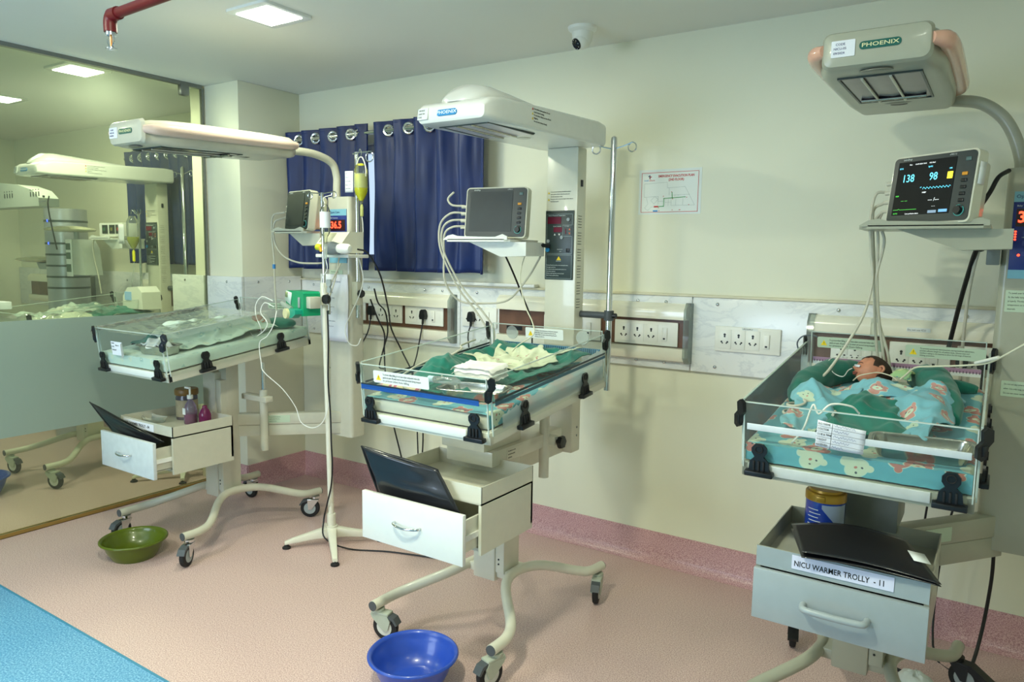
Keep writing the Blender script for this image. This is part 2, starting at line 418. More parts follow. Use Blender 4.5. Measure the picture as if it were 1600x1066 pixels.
# coved skirting
def skirt(name, x0, y0, x1, y1, n):
    mb = MB(); prof = [(0, 0), (.045, 0), (.030, .008), (.018, .022), (.009, .045), (.006, .158), (0, .16)]
    d = Vector((x1-x0, y1-y0, 0)); nn = Vector((n[0], n[1], 0)); rings = []
    for t in (0, 1):
        rings.append([Vector((x0, y0, 0))+d*t+nn*p[0]+Vector((0, 0, p[1]+.0005)) for p in prof])
    mb.loft(rings); return struct(name, mb, M_skirt)
skirt('baseboard_back', PX, WY, 1.75, WY, (0, -1)); skirt('baseboard_pillar', PX, PY, PX, WY, (1, 0))
skirt('baseboard_front', GX+.02, PY, PX, PY, (0, -1)); skirt('baseboard_left', -8.2, WY, -4.52, WY, (0, -1)); skirt('baseboard_far', -8.2, -2.3, -8.2, WY, (1, 0))
# marble dado: one slab per panel with its dome screws
def slab(a, b, screws=()):
    global _dado
    mb = MB().span(a, b, .002)
    p = part('marble_panel', mb, M_marble, _dado)
    for s in screws:
        n = s[3] if len(s) > 3 else 'y'
        part('screw', MB().sphere(s[:3], (.009, .007, .009) if n == 'y' else (.007, .009, .009), 10), M_chrome, p)
_dado = struct('trim_4', MB().span((PX+.03, WY-.012, 1.02), (1.75, WY-.006, 1.36)), M_white)
DZ0, DZ1, DY = 1.012, 1.37, WY-.026
for a, b in ((-3.995, -2.625), (-2.62, -1.222), (-1.217, .18), (.185, 1.745)):
    sx = [a+.12, (a+b)/2-.05, (a+b)/2+.42, b-.13]
    slab((a, DY, DZ0), (b, WY-.006, DZ1), [(x, DY-.001, z) for x in sx for z in (DZ0+.03, DZ1-.03)])
slab((PX, PY+.0, DZ0+.02), (PX+.022, DY-.002, DZ1+.025), [(PX+.022, y, DZ1-.01, 'x') for y in (3.05, 3.3)])
slab((-4.36, PY-.024, DZ0+.02), (PX+.02, PY-.002, DZ1+.025), [(-4.15, PY-.024, DZ1-.01)])
slab((-4.75, PY-.03, .9), (-4.39, PY-.006, DZ1+.025), [(-4.6, PY-.03, DZ1-.01)])
slab((-8.19, DY, DZ0), (-4.53, WY-.002, DZ1), [(-7, DY, 1.3), (-6.2, DY, 1.3), (-5.2, DY, 1.3)])
struct('trim_2', MB().span((-4.0, WY-.034, DZ1), (1.745, WY, DZ1+.012), .003), mat('cream bead', 'D9D3B8', .4))
struct('trim_3', MB().span((-3.7, WY-.05, DZ1+.012), (-2.1, WY, DZ1+.03), .004), M_white)
# glass partition between the two bays
gl = struct('window_3', MB().span((GX-.006, -1.9, .02), (GX+.006, PY-.02, H-.012)), M_glass)
part('frosted_band', MB().span((GX+.0065, -1.9, .545), (GX+.0085, PY-.02, 1.168)), M_frost, gl, 'frosted film band across the partition')
part('floor_channel', MB().span((GX-.018, -1.9, 0), (GX-.008, PY-.02, .022)).span((GX+.008, -1.9, 0), (GX+.016, PY-.02, .022)).span((GX-.018, -1.9, 0), (GX+.016, PY-.02, .003)), mat('brass channel', 'A98B4E', .4, .6), gl)
part('ceiling_channel', MB().span((GX-.016, -1.9, H-.022), (GX+.016, PY-.02, H)), M_galv, gl)
part('wall_channel', MB().span((GX-.012, PY-.022, .02), (GX+.012, PY-.008, H-.02)), M_galv, gl)
part('glass_clamp', MB().span((GX-.02, 2.78, H-.085), (GX+.022, 2.84, H-.005), .01), M_galv, gl)

# ceiling panels
for i, (x, y, p) in enumerate(PANELS):
    lab = {0: 'lit square ceiling panel above the leftmost open warmer', 1: 'bright ceiling panel seen through the glass partition', 2: 'ceiling panel at the left edge seen through the glass'}.get(i, ['', '', '', 'ceiling panel in front of the middle warmer, above the frame', 'ceiling panel over the photographer', 'ceiling panel over the blue floor strip', 'ceiling panel over the blue floor beyond the glass', 'ceiling panel in front of the right warmer, above the frame'][i])
    t = thing('ceiling_light', lab, 'ceiling light', (x, y, H-.012), 'recessed ceiling panels')
    part('frame', MB().prism(rrect(.27, .27, .02), H-.012, H, 'XY', Tr(x, y, 0)), M_white, t)
    part('diffuser', MB().box((x, y, H-.013), (.21, .19, .004), .001), mat('lit diffuser', 'FFFFFF', .5, emit=14, ecol='F7FFF0', noise_amt=0), t)
    area_light('panel_glow', (x, y, H-.022), (x, y, 0), .2, .2, p, WARM)

# fire sprinkler on its red pipe
t = thing('sprinkler_pipe', 'red fire sprinkler pipe with chrome head under the ceiling', 'sprinkler', (-2.7, 1.36, 2.30))
part('pipe', MB().cyl((-2.52, 1.37, 2.325), (-1.6, 1.335, 2.325), .0165, 16).cyl((-2.52, 1.37, 2.325), (-2.475, 1.3685, 2.325), .021, 16), mat('red pipe paint', '6E181D', .4), t)
part('elbow', MB().tube([(-2.50, 1.37, 2.325), (-2.52, 1.37, 2.322), (-2.53, 1.37, 2.305), (-2.53, 1.37, 2.272)], .021, 14), mat('red pipe paint', '6E181D', .4), t)
part('sprinkler_head', MB().cyl((-2.53, 1.37, 2.272), (-2.53, 1.37, 2.262), .017, 12).tube([(-2.545, 1.37, 2.262), (-2.55, 1.37, 2.245), (-2.533, 1.37, 2.22)], .003, 6).tube([(-2.515, 1.37, 2.262), (-2.51, 1.37, 2.245), (-2.527, 1.37, 2.22)], .003, 6).cyl((-2.53, 1.37, 2.221), (-2.53, 1.37, 2.218), .018, 16).cyl((-2.53, 1.37, 2.225), (-2.53, 1.37, 2.217), .006, 10), M_chrome, t)
part('glass_bulb', MB().cyl((-2.53, 1.37, 2.225), (-2.53, 1.37, 2.262), .0035, 8), mat('orange bulb', 'E08A20', .2), t)
# ceiling camera
cx, cy = -1.70, 3.12
t = thing('security_camera', 'white dome security camera on the ceiling', 'camera', (cx, cy, 2.5))
part('mount', MB().lathe([(.001, H), (.068, H), (.066, H-.012), (.052, H-.024), (.001, H-.024)], (cx, cy, 0)), M_whitep, t)
part('housing', MB().lathe([(.05, H-.022), (.047, H-.045), (.044, H-.062), (.036, H-.08), (.02, H-.092), (.001, H-.096)], (cx, cy, 0)), M_whitep, t)
TT = Tr(cx+.0, cy-.012, H-.065) @ Rz(-28) @ Rx(32)
part('eyeball', MB().sphere((0, 0, 0), .038, 18, TT), M_whitep, t)
ln = part('lens', MB().lathe([(.001, -.0385), (.012, -.040), (.026, -.033), (.027, -.028)], axis='Y', T=TT, n=18), mat('lens glass', '0C1420', .08), t)
part('infrared_led', MB().sphere((0, 0, 0), .001), M_white, ln) if False else None
for k in range(8):
    a = k*pi/4; part('infrared_led', MB().sphere((.021*cos(a), -.036, .021*sin(a)), .0018, 6, TT), M_white, ln)

# evacuation plan
px0, px1, pz0, pz1 = -1.527, -1.209, 1.766, 1.982; Y = WY-.003
t = thing('evacuation_plan', 'laminated emergency evacuation plan with red border on the wall', 'poster', ((px0+px1)/2, Y, pz0))
part('laminate', MB().span((px0, WY-.0015, pz0), (px1, WY, pz1)), mat('laminate', 'E2E8E2', .3, noise_amt=0), t)
part('sheet', MB().span((px0+.012, Y, pz0+.008), (px1-.012, WY-.001, pz1-.012)), mat('plan paper', 'E9EDE6', .4, noise_amt=0), t)
def lines(segs, w, y, m, name, parent, label=None, dy=.0006):
    mb = MB()
    for (a, b, c, d) in segs:
        dx, dz = c-a, d-b; L = sqrt(dx*dx+dz*dz); nx, nz_ = -dz/L*w/2, dx/L*w/2
        ex, ez = dx/L*w/2, dz/L*w/2
        P4 = [(a-ex+nx, b-ez+nz_), (c+ex+nx, d+ez+nz_), (c+ex-nx, d+ez-nz_), (a-ex-nx, b-ez-nz_)]
        mb.add([(p[0], y-dy, p[1]) for p in P4], [(0, 1, 2, 3)])
    return part(name, mb, m, parent, label, smooth=0)
W_, H_ = .294, .196; ox, oz = px0+.012, pz0+.008
def pp(x, z): return (ox+x*W_, oz+z*H_)
def sg(L): return [(*pp(a, b), *pp(c, d)) for (a, b, c, d) in L]
lines(sg([(.01, .015, .99, .015), (.99, .015, .99, .985), (.99, .985, .01, .985), (.01, .985, .01, .015)]), .0022, Y, M_red, 'border', t, 'thin red border')
lines(sg([(.06, .72, .46, .74), (.46, .74, .47, .6), (.47, .6, .77, .62), (.77, .62, .94, .17), (.94, .17, .54, .17), (.06, .72, .06, .39), (.06, .39, .31, .40), (.10, .38, .13, .22), (.13, .22, .07, .12), (.07, .12, .13, .06), (.13, .06, .2, .15), (.2, .15, .26, .13), (.31, .40, .31, .2), (.31, .28, .4, .28), (.43, .33, .43, .16), (.49, .33, .49, .16), (.54, .33, .54, .17), (.62, .33, .62, .17), (.74, .34, .74, .18), (.43, .25, .54, .25), (.54, .42, .85, .43), (.6, .42, .6, .4), (.66, .42, .66, .4), (.76, .43, .76, .4), (.5, .6, .5, .42), (.18, .3, .25, .4), (.25, .4, .31, .33), (.31, .33, .24, .22), (.24, .22, .18, .3)]), .0008, Y, mat('plan grey', '8F9A95', .6, noise_amt=0), 'floor_outline', t)
lines(sg([(.32, .15, .4, .155), (.41, .15, .41, .34), (.41, .345, .78, .37), (.555, .35, .55, .49)]), .0032, Y, mat('plan green', '2F9A3E', .5, noise_amt=0), 'escape_route', t, 'green escape route')
lines(sg([(.25, .15, .305, .15)]), .007, Y, M_red, 'you_are_here', t)
lines(sg([(.54, .5, .545, .5), (.4, .4, .405, .4), (.56, .33, .565, .33), (.8, .36, .805, .36), (.84, .18, .845, .18), (.32, .12, .325, .12), (.33, .05, .335, .05), (.56, .06, .565, .06), (.68, .06, .7, .06)]), .003, Y, M_red, 'plan_marker', t)
lines(sg([(.235, .045, .295, .045)]), .007, Y, M_bluep, 'legend_patch', t)
lines(sg([(.15, .86, .15, .92), (.13, .9, .15, .9)]), .0045, Y, mat('navy print', '27407A', .5, noise_amt=0), 'emblem', t, 'blue and red cross emblem')
lines(sg([(.15, .86, .155, .84), (.15, .885, .175, .885)]), .0045, Y, M_red, 'emblem', t)
part('lettering', text_mb(text_mb(MB(), 'EMERGENCY EVACUTION PLAN', .0155, Tr(*[pp(.3, 0)[0], Y-.0004, pp(0, .89)[1]]), bold=.0004, xs=.82), '(2ND FLOOR)', .0155, Tr(*[pp(.48, 0)[0], Y-.0004, pp(0, .80)[1]]), bold=.0004, xs=.82), M_red, t, 'red heading', smooth=0)
part('lettering', text_mb(MB(), 'medi', .0115, Tr(pp(.05, 0)[0], Y-.0004, pp(0, .80)[1])), M_bluep, t, smooth=0)
part('lettering', text_mb(MB(), 'athura', .0115, Tr(pp(.14, 0)[0], Y-.0004, pp(0, .80)[1])), M_red, t, smooth=0)

# ------------------------------------------------------------------ curtains
def curtain(x0, x1, ex, lab, ztop=2.345, zbot=1.45, seed=0, gap=None):
    t = thing('curtain', lab, 'curtain', ((x0+x1)/2, 3.34, zbot))
    sp = abs(ex[1]-ex[0]); nu = int((x1-x0)/.0085); yc = 3.335
    def prof(x, w):
        ph = ((x-ex[0])/sp+.5) % 1.0
        # long slanted leaf that faces into the room, short return fold
        y = (ph/.78*2-1) if ph < .78 else (1-(ph-.78)/.22*2)
        y = sin(y*pi/2)
        return y
    def fn(u, v):
        v = v/.5*.86 if v < .5 else .86+(v-.5)/.5*.14
        x = x0+(x1-x0)*u; z = zbot+(ztop-zbot)*v
        top_ = max(0, (v-.86)/.14)
        a = .042+.012*nz(x*3, seed)
        y = yc+a*prof(x, v)*(.75+.25*top_)
        dn = 1-v
        y += .012*nz(x*9, z*2, seed)*dn*2+.008*nz(x*30, z*3, seed+5)
        x += .02*nz(x*4, z*1.5, seed+9)*dn
        z += (.010*nz(x*7, seed) if v < .02 else 0)+(.006*prof(x, v) if v > .98 else 0)
        return Vector((x, y, z))
    def kp(u, v):
        v2 = v/.5*.86 if v < .5 else .86+(v-.5)/.5*.14
        x = x0+(x1-x0)*u; z = zbot+(ztop-zbot)*v2
        return all((x-e)**2/.00045+(z-2.29)**2/.0006 > 1 for e in ex)
    part('fabric', MB().grid(nu, 60, fn, keep=kp), M_navy, t, smooth=60, thick=.003)
    for x in ex:
        if not (x0 < x < x1): continue
        T = Tr(x, yc+.002, 2.29) @ Rz(26)
        part('eyelet', MB().tube([(.029*cos(a), 0, .029*sin(a)) for a in [i*pi/9 for i in range(18)]], .0085, 8, 1, closed=True, T=T), M_chrome, t)
    return t
E1 = [-3.918+.1595*i for i in range(10)]
curtain(-4.045, -3.292, E1[:4]+[-3.36], 'navy blue eyelet curtain, left panel beside the pillar', seed=1)
curtain(-3.262, -2.392, E1[4:], 'navy blue eyelet curtain, right panel behind the middle warmer', seed=4)
curtain(-5.965, -4.56, [-5.91+.122*i for i in range(12)], 'navy blue eyelet curtain seen through the glass partition', seed=8)
def rod(x0, x1, lab):
    t = thing('curtain_rod', lab, 'curtain rod', ((x0+x1)/2, 3.335, 2.28))
    part('rod', MB().cyl((x0, 3.335, 2.29), (x1, 3.335, 2.29), .0125, 16), M_chrome, t)
    part('finial', MB().sphere((x0-.01, 3.335, 2.29), .02, 12), M_chrome, t); part('finial', MB().sphere((x1+.01, 3.335, 2.29), .02, 12), M_chrome, t)
    for x in (x0+.03, x1-.03): part('bracket', MB().span((x-.006, 3.34, 2.284), (x+.006, WY, 2.296)).cyl((x, WY-.008, 2.29), (x, WY, 2.29), .022), M_chrome, t)
rod(-3.98, -2.36, 'chrome curtain rod across the window behind the warmers'); rod(-6.0, -4.62, 'chrome curtain rod seen through the glass')

# ------------------------------------------------------------------ bedhead trunking and sockets
def trunk(x0, x1, z0, z1, lab, cap_right=True, cap_left=False, mid=()):
    t = thing('bedhead_trunking', lab, 'wall trunking', ((x0+x1)/2, DY, z0))
    h = z1-z0; y = DY
    part('backboard', MB().span((x0, y-.02, z0+h*.26), (x1, y, z1-h*.27)), M_brown, t)
    for nm, a, b in (('upper_cover', z1-h*.28, z1), ('lower_cover', z0, z0+h*.26)):
        sgn = 1 if nm == 'upper_cover' else -1
        pr = [(y, a), (y, b), (y-.02, b if sgn > 0 else b), (y-.045, b-.02 if sgn > 0 else b), (y-.05, (a+b)/2), (y-.048, a+.004)] if sgn > 0 else [(y, a), (y, b), (y-.048, b-.004), (y-.05, (a+b)/2), (y-.035, a+.01), (y-.01, a)]
        part(nm, MB().prism(pr, x0, x1, 'YZ'), M_creamp, t)
    for x, on in ((x1, cap_right), (x0, cap_left)):
        if on: part('end_cap', MB().prism([(y, z0), (y, z1+.004), (y-.03, z1+.006), (y-.056, z1-.03), (y-.056, z0+.03), (y-.03, z0)], x-.008, x+.02, 'YZ'), clear_mat('smoked clear cap', 'D9E0DE', .2, .08, .25, (.75, .8, .8)), t)
    for x in mid: part('cover_joint', MB().span((x-.012, y-.057, z1-h*.28), (x+.012, y-.045, z1)), M_film, t)
    return t
def sockets(x0, z0, n, w=.33, hh=.115, lab='', sw=True, y=None, grp=None, tag_text=None):
    y = (DY-.021) if y is None else y
    t = thing('power_socket', lab, 'socket', (x0+w/2, y, z0), grp)
    pl = part('plate', MB().span((x0, y-.011, z0), (x0+w, y, z0+hh), .004), M_whitep, t)
    n_all = n+(1 if sw else 0)
    mw = (w-.03)/(n_all+.15*(1 if sw else 0)); yy = y-.0112
    for i in range(n):
        cx = x0+.015+mw*(i+.5); cz = z0+hh/2
        s = part('socket', MB().span((cx-mw*.47, yy-.002, z0+.014), (cx+mw*.47, yy, z0+hh-.014), .001), M_whitep, t)
        mb = MB()
        for dx, dz, r in ((0, .021, .0058), (0, .012, .0045), (-.014, -.013, .0045), (.014, -.013, .0045), (-.0095, -.019, .0035), (.0095, -.019, .0035)):
            mb.cyl((cx+dx, yy-.0026, cz+dz), (cx+dx, yy, cz+dz), r, 8)
        part('pin_hole', mb, M_black, s)
    if sw:
        cx = x0+.015+mw*(n+.45); cz = z0+hh/2
        s = part('switch', MB().span((cx-.014, yy-.006, cz-.032), (cx+.014, yy, cz+.032), .002), M_whitep, t)
        part('indicator', MB().span((cx-.005, yy-.0072, cz-.026), (cx+.005, yy-.005, cz-.018)), M_black, s)
    if tag_text: part('label', MB().span((x0+w*.42, y-.0125, z0+hh-.014), (x0+w*.66, y-.0108, z0+hh-.002)), M_labelwhite, t); part('lettering', text_mb(MB(), tag_text, .009, Tr(x0+w*.43, y-.0128, z0+hh-.008)), M_ink, t, smooth=0)
    return t
trunk(-3.62, -2.665, 1.035, 1.318, 'cream and brown bedhead trunking below the curtains')
trunk(-2.33, -1.232, 1.047, 1.335, 'cream and brown bedhead trunking behind the middle warmer')
trunk(-.675, .6, 1.04, 1.318, 'cream and brown bedhead trunking behind the right warmer', cap_left=True, mid=(-.42,))
sockets(-3.47, 1.13, 1, .11, .115, 'narrow single socket at the left end of the curtain-side trunking', False)
sockets(-3.335, 1.13, 4, .285, .115, 'four-way white socket plate with a plug in its first outlet', False)
sockets(-3.025, 1.13, 2, .3, .115, 'white socket plate with a plug beside its switch')
sockets(-1.61, 1.125, 3, .335, .118, 'cream three-way socket plate on the middle trunking right of the pole')
sockets(-2.03, 1.125, 3, .34, .118, 'white three-way socket plate behind the middle warmer tower')
sockets(-1.10, 1.122, 3, .3, .118, 'white three-way socket plate alone on the marble dado', y=DY-.001, tag_text='UPS SUPPLY')
sockets(-2.60, 1.142, 2, .245, .115, 'white socket plate on the marble between the two trunkings', y=DY-.001, tag_text='AIR POINT')
sockets(-.585, 1.105, 2, .2, .12, 'white socket plate behind the sleeping newborn, left of the tubes')
sockets(-.36, 1.105, 2, .22, .12, 'white socket plate behind the sleeping newborn, middle of the trunking')
sockets(-.12, 1.105, 2, .22, .12, 'white socket plate behind the right end of the newborn bed')
part('cover_label', MB().span((-.30, DY-.053, 1.272), (-.215, DY-.0495, 1.288)), M_labelwhite, bpy.data.objects['bedhead_trunking.002'])
part('cover_lettering', text_mb(MB(), 'Do not use ICU', .010, Tr(-.297, DY-.0535, 1.279)), M_ink, bpy.data.objects['bedhead_trunking.002'], smooth=0)
def plug(x, z, lab, cable, y=None):
    y = DY-.036 if y is None else y
    t = thing('power_plug', lab, 'plug', (x, y, z))
    part('plug_body', MB().prism([(-.022, -.004), (-.016, .026), (-.006, .036), (.006, .036), (.016, .026), (.022, -.004), (.017, -.022), (-.017, -.022)], y-.03, y, 'XZ', Tr(x, 0, z)), M_black, t)
    part('strain_relief', MB().cyl((x, y-.018, z-.02), (x, y-.02, z-.05), .007, 10), M_rubber, t)
    part('cord', MB().tube([(x, y-.018, z-.04)]+cable, .0042, 8), M_cable, t)
plug(-3.292, 1.192, 'black plug in the four-way socket plate below the curtains', [(-3.30, 3.33, 1.06), (-3.35, 3.29, .95), (-3.42, 3.22, .86), (-3.47, 3.15, .84), (-3.42, 3.1, .9)])
plug(-2.862, 1.19, 'black plug in the two-way switched plate below the curtains', [(-2.87, 3.34, 1.08), (-2.9, 3.34, .95), (-2.95, 3.35, .8), (-2.92, 3.36, .55), (-2.9, 3.36, .2), (-2.8, 3.3, .01), (-2.4, 3.2, .008)])
plug(-2.52, 1.195, 'black plug in the plate between the two trunkings', [(-2.53, 3.36, 1.08), (-2.51, 3.37, .9), (-2.45, 3.36, .5), (-2.4, 3.34, .2), (-2.3, 3.2, .01), (-2.1, 3.05, .008)], y=DY-.014)
plug(-.03, 1.165, 'black plug in the socket behind the right end of the newborn bed', [(-.03, 3.3, 1.0), (-.04, 3.3, .8), (-.10, 3.3, .5), (-.12, 3.3, .2), (-.1, 3.2, .01), (.0, 3.1, .008)])
plug(-.10, 1.165, 'second black plug behind the right end of the newborn bed, on the left', [(-.10, 3.3, 1.0), (-.16, 3.3, .8), (-.18, 3.3, .5), (-.22, 3.3, .2), (-.25, 3.2, .01), (-.3, 3.1, .008)])
# ================================================================== open warmers
def caster(t, x, y, ztop, ang, style):
    """swivel caster under a leg end; wheel trails in direction ang (degrees)"""
    R_ = .056; d = Vector((cos(radians(ang)), sin(radians(ang)), 0)); wx, wy = x+d.x*.032, y+d.y*.032
    T = Tr(wx, wy, R_) @ Rz(ang)
    m = {'grey': mat('caster grey', 'AEB5A6', .4), 'chrome': M_chrome, 'black': M_black}[style]
    mb = MB().cyl((x, y, ztop), (x, y, ztop-.012), .024, 18)
    if style == 'grey':
        prof = [(-.060, .052), (.018, .052), (.030, .03), (.020, -.006), (.006, -.012), (-.012, .0), (-.05, .035)]
        for s in (-1, 1): mb.prism(prof, s*.018-.004, s*.018+.004, 'XZ', T)
        mb.box((-.018, 0, .056), (.08, .044, .012), .004, T)
    else:
        for s in (-1, 1): mb.prism([(-.052, .05), (.012, .05), (.008, -.008), (-.010, -.008), (-.038, .03)], s*.019-.0015, s*.019+.0015, 'XZ', T)
        mb.box((-.02, 0, .052), (.066, .042, .005), .001, T)
    c = part('caster', mb, m, t)
    part('wheel', MB().lathe([(.018, -.014), (.040, -.014), (R_-.003, -.011), (R_, -.005), (R_, .005), (R_-.003, .011), (.040, .014), (.018, .014)], axis='Y', T=T, n=28, cap=True), M_rubber, c)
    part('hub', MB().lathe([(.002, -.0155), (.034, -.0145), (.036, -.012), (.036, .012), (.034, .0145), (.002, .0155)], axis='Y', T=T, n=20), M_greyplastic if style != 'grey' else mat('hub light', 'C8CCC4', .4), c)
    if style == 'black':
        part('brake_lever', MB().prism([(-.05, .058), (.02, .060), (.085, .022), (.098, .020), (.094, .010), (.05, .018), (-.01, .046), (-.05, .048)], -.02, .02, 'XZ', T), M_black, c)
    else:
        part('brake_lever', MB().prism([(.012, .056), (.045, .046), (.062, .02), (.054, .016), (.040, .034), (.008, .046)], -.019, .019, 'XZ', T), M_dgrey, c)
    return c

def base(t, cx, y0, m, style, angs, capm=M_dgrey):
    """two bowed tube legs meeting the column, four casters; y0 = y of the rear casters"""
    for s in (-1, 1):
        pts = [(s*.29, -.84, .148), (s*.288, -.74, .150), (s*.255, -.66, .165), (s*.15, -.54, .215), (s*.112, -.46, .235), (s*.108, -.36, .235), (s*.15, -.25, .222), (s*.24, -.11, .17), (s*.272, -.05, .155), (s*.285, .045, .150)]
        P_ = [(cx+p[0], y0+p[1], p[2]) for p in pts]
        leg = part('leg', MB().tube(P_, .021, 16, 5), m, t)
        for e, q in ((P_[0], -1), (P_[-1], 1)):
            part('end_cap', MB().cyl((e[0], e[1], e[2]), (e[0]+.0, e[1]+q*.004, e[2]), .0195, 18), capm, leg)
        caster(t, P_[0][0], P_[0][1]+.035, .128, angs[0] if s < 0 else angs[1], style)
        caster(t, P_[-1][0], P_[-1][1]-.035, .128, angs[2] if s < 0 else angs[3], style)
    part('cross_brace', MB().span((cx-.115, y0-.455, .215), (cx+.115, y0-.33, .25), .004), m, t)
    c = part('column', MB().span((cx-.065, y0-.47, .20), (cx+.045, y0-.36, .90), .006), m, t)
    part('column_cover', MB().span((cx+.045, y0-.465, .24), (cx+.088, y0-.35, .86), .004), m, t)
    for z in (.28, .30): part('screw', MB().sphere((cx+.062, y0-.466, z), .004, 8), M_black, c)

def cabinet(t, cx, y0, z1, z0, m, depth=.335, w=.462, open_=.09, tray=.065, handle='chrome', mfront=None, closed=False):
    """tray-topped cabinet with one drawer; y0 = front of the cabinet, z0..z1 from bottom to tray rim"""
    x0, x1 = cx-w/2, cx+w/2; zt = z1-tray; th = .012; mfront = mfront or m
    body = MB().span((x0, y0, z0-.02), (x0+th, y0+depth, zt-.0005)).span((x1-th, y0, z0-.02), (x1, y0+depth, zt-.0005)).span((x0, y0+depth-th, z0), (x1, y0+depth, zt-.0005)).span((x0+.001, y0+.01, z0-.012), (x1-.001, y0+depth, z0))
    c = part('cabinet', body, m, t)
    tr = MB().span((x0, y0, zt), (x1, y0+depth, zt+.006))
    r = .0035
    tr.span((x0, y0, zt), (x0+r, y0+depth, z1)).span((x1-r, y0, zt), (x1, y0+depth, z1)).span((x0, y0, zt), (x1, y0+r, z1)).span((x0, y0+depth-r, zt), (x1, y0+depth, z1))
    part('tray', tr, m, t)
    dz0, dz1 = z0-.004, zt-.008; fy = y0-(.002 if closed else open_)-.018
    d = part('drawer', MB().span((x0+.02, fy+.016, dz0+.015), (x0+.028, fy+depth-.03, dz1-.03)).span((x1-.028, fy+.016, dz0+.015), (x1-.02, fy+depth-.03, dz1-.03)).span((x0+.02, fy+.016, dz0+.012), (x1-.02, fy+depth-.03, dz0+.018)).span((x0+.02, fy+depth-.036, dz0+.015), (x1-.02, fy+depth-.03, dz1-.03)), m, t)
    part('drawer_front', MB().span((x0-.002, fy, dz0-.018), (x1+.002, fy+.018, dz1+.004), .002), mfront, d)
    part('runner', MB().span((x1-.0195, fy+.02, (dz0+dz1)/2-.025), (x1-.0125, fy+.28, (dz0+dz1)/2-.005)), M_white, d)
    zc = (dz0+dz1)/2-.004
    if handle == 'chrome':
        hx = cx-.012
        part('handle', MB().tube([(hx-.058, fy, zc), (hx-.056, fy-.014, zc), (hx-.03, fy-.026, zc-.002), (hx, fy-.029, zc-.003), (hx+.03, fy-.026, zc-.002), (hx+.056, fy-.014, zc), (hx+.058, fy, zc)], .0048, 10), M_chrome, d)
    else:
        hx = cx+.0
        part('handle', MB().tube([(hx-.082, fy, zc-.002), (hx-.08, fy-.02, zc-.002), (hx-.068, fy-.034, zc-.002), (hx, fy-.038, zc-.002), (hx+.068, fy-.034, zc-.002), (hx+.08, fy-.02, zc-.002), (hx+.082, fy, zc-.002)], .0095, 12), mfront, d)
    return fy

def bedT(cx, yf, zf, slope): return Tr(cx, yf, zf) @ Rx(math.degrees(math.atan(slope)))
LATCH = [(-.040, 0), (.040, 0), (.041, .014), (.030, .020), (.027, .045), (.013, .060), (.022, .074), (.022, .088), (.012, .100), (-.012, .100), (-.022, .088), (-.022, .074), (-.013, .060), (-.027, .045), (-.030, .020), (-.041, .014)]
def latch(t, T, sc=1.0):
    l = part('latch', MB().prism([(a*sc, b*sc) for a, b in LATCH], -.014, -.006, 'XZ', T).box((0, -.012, .008*sc), (.082*sc, .026, .016*sc), .003, T), M_black, t)
    for k in (-1, 0, 1): part('grip_rib', MB().box((k*.014*sc, -.0165, .033*sc), (.006*sc, .006, .03*sc), .002, T), M_rubber, l)
    part('grip_ring', MB().tube([(.011*cos(i*pi/5)*sc, -.0155, (.084+.011*sin(i*pi/5))*sc) for i in range(10)], .0018, 6, 1, closed=True, T=T), M_rubber, l)
def corner_latch(t, T):
    part('corner_latch', MB().prism([(-.018, 0), (-.006, -.008), (.006, .0), (.010, .03), (.022, .045), (.020, .075), (.006, .082), (-.006, .072), (-.004, .045), (-.018, .03)], -.016, -.004, 'XZ', T).box((0, -.01, .02), (.014, .02, .03), .003, T), M_black, t)

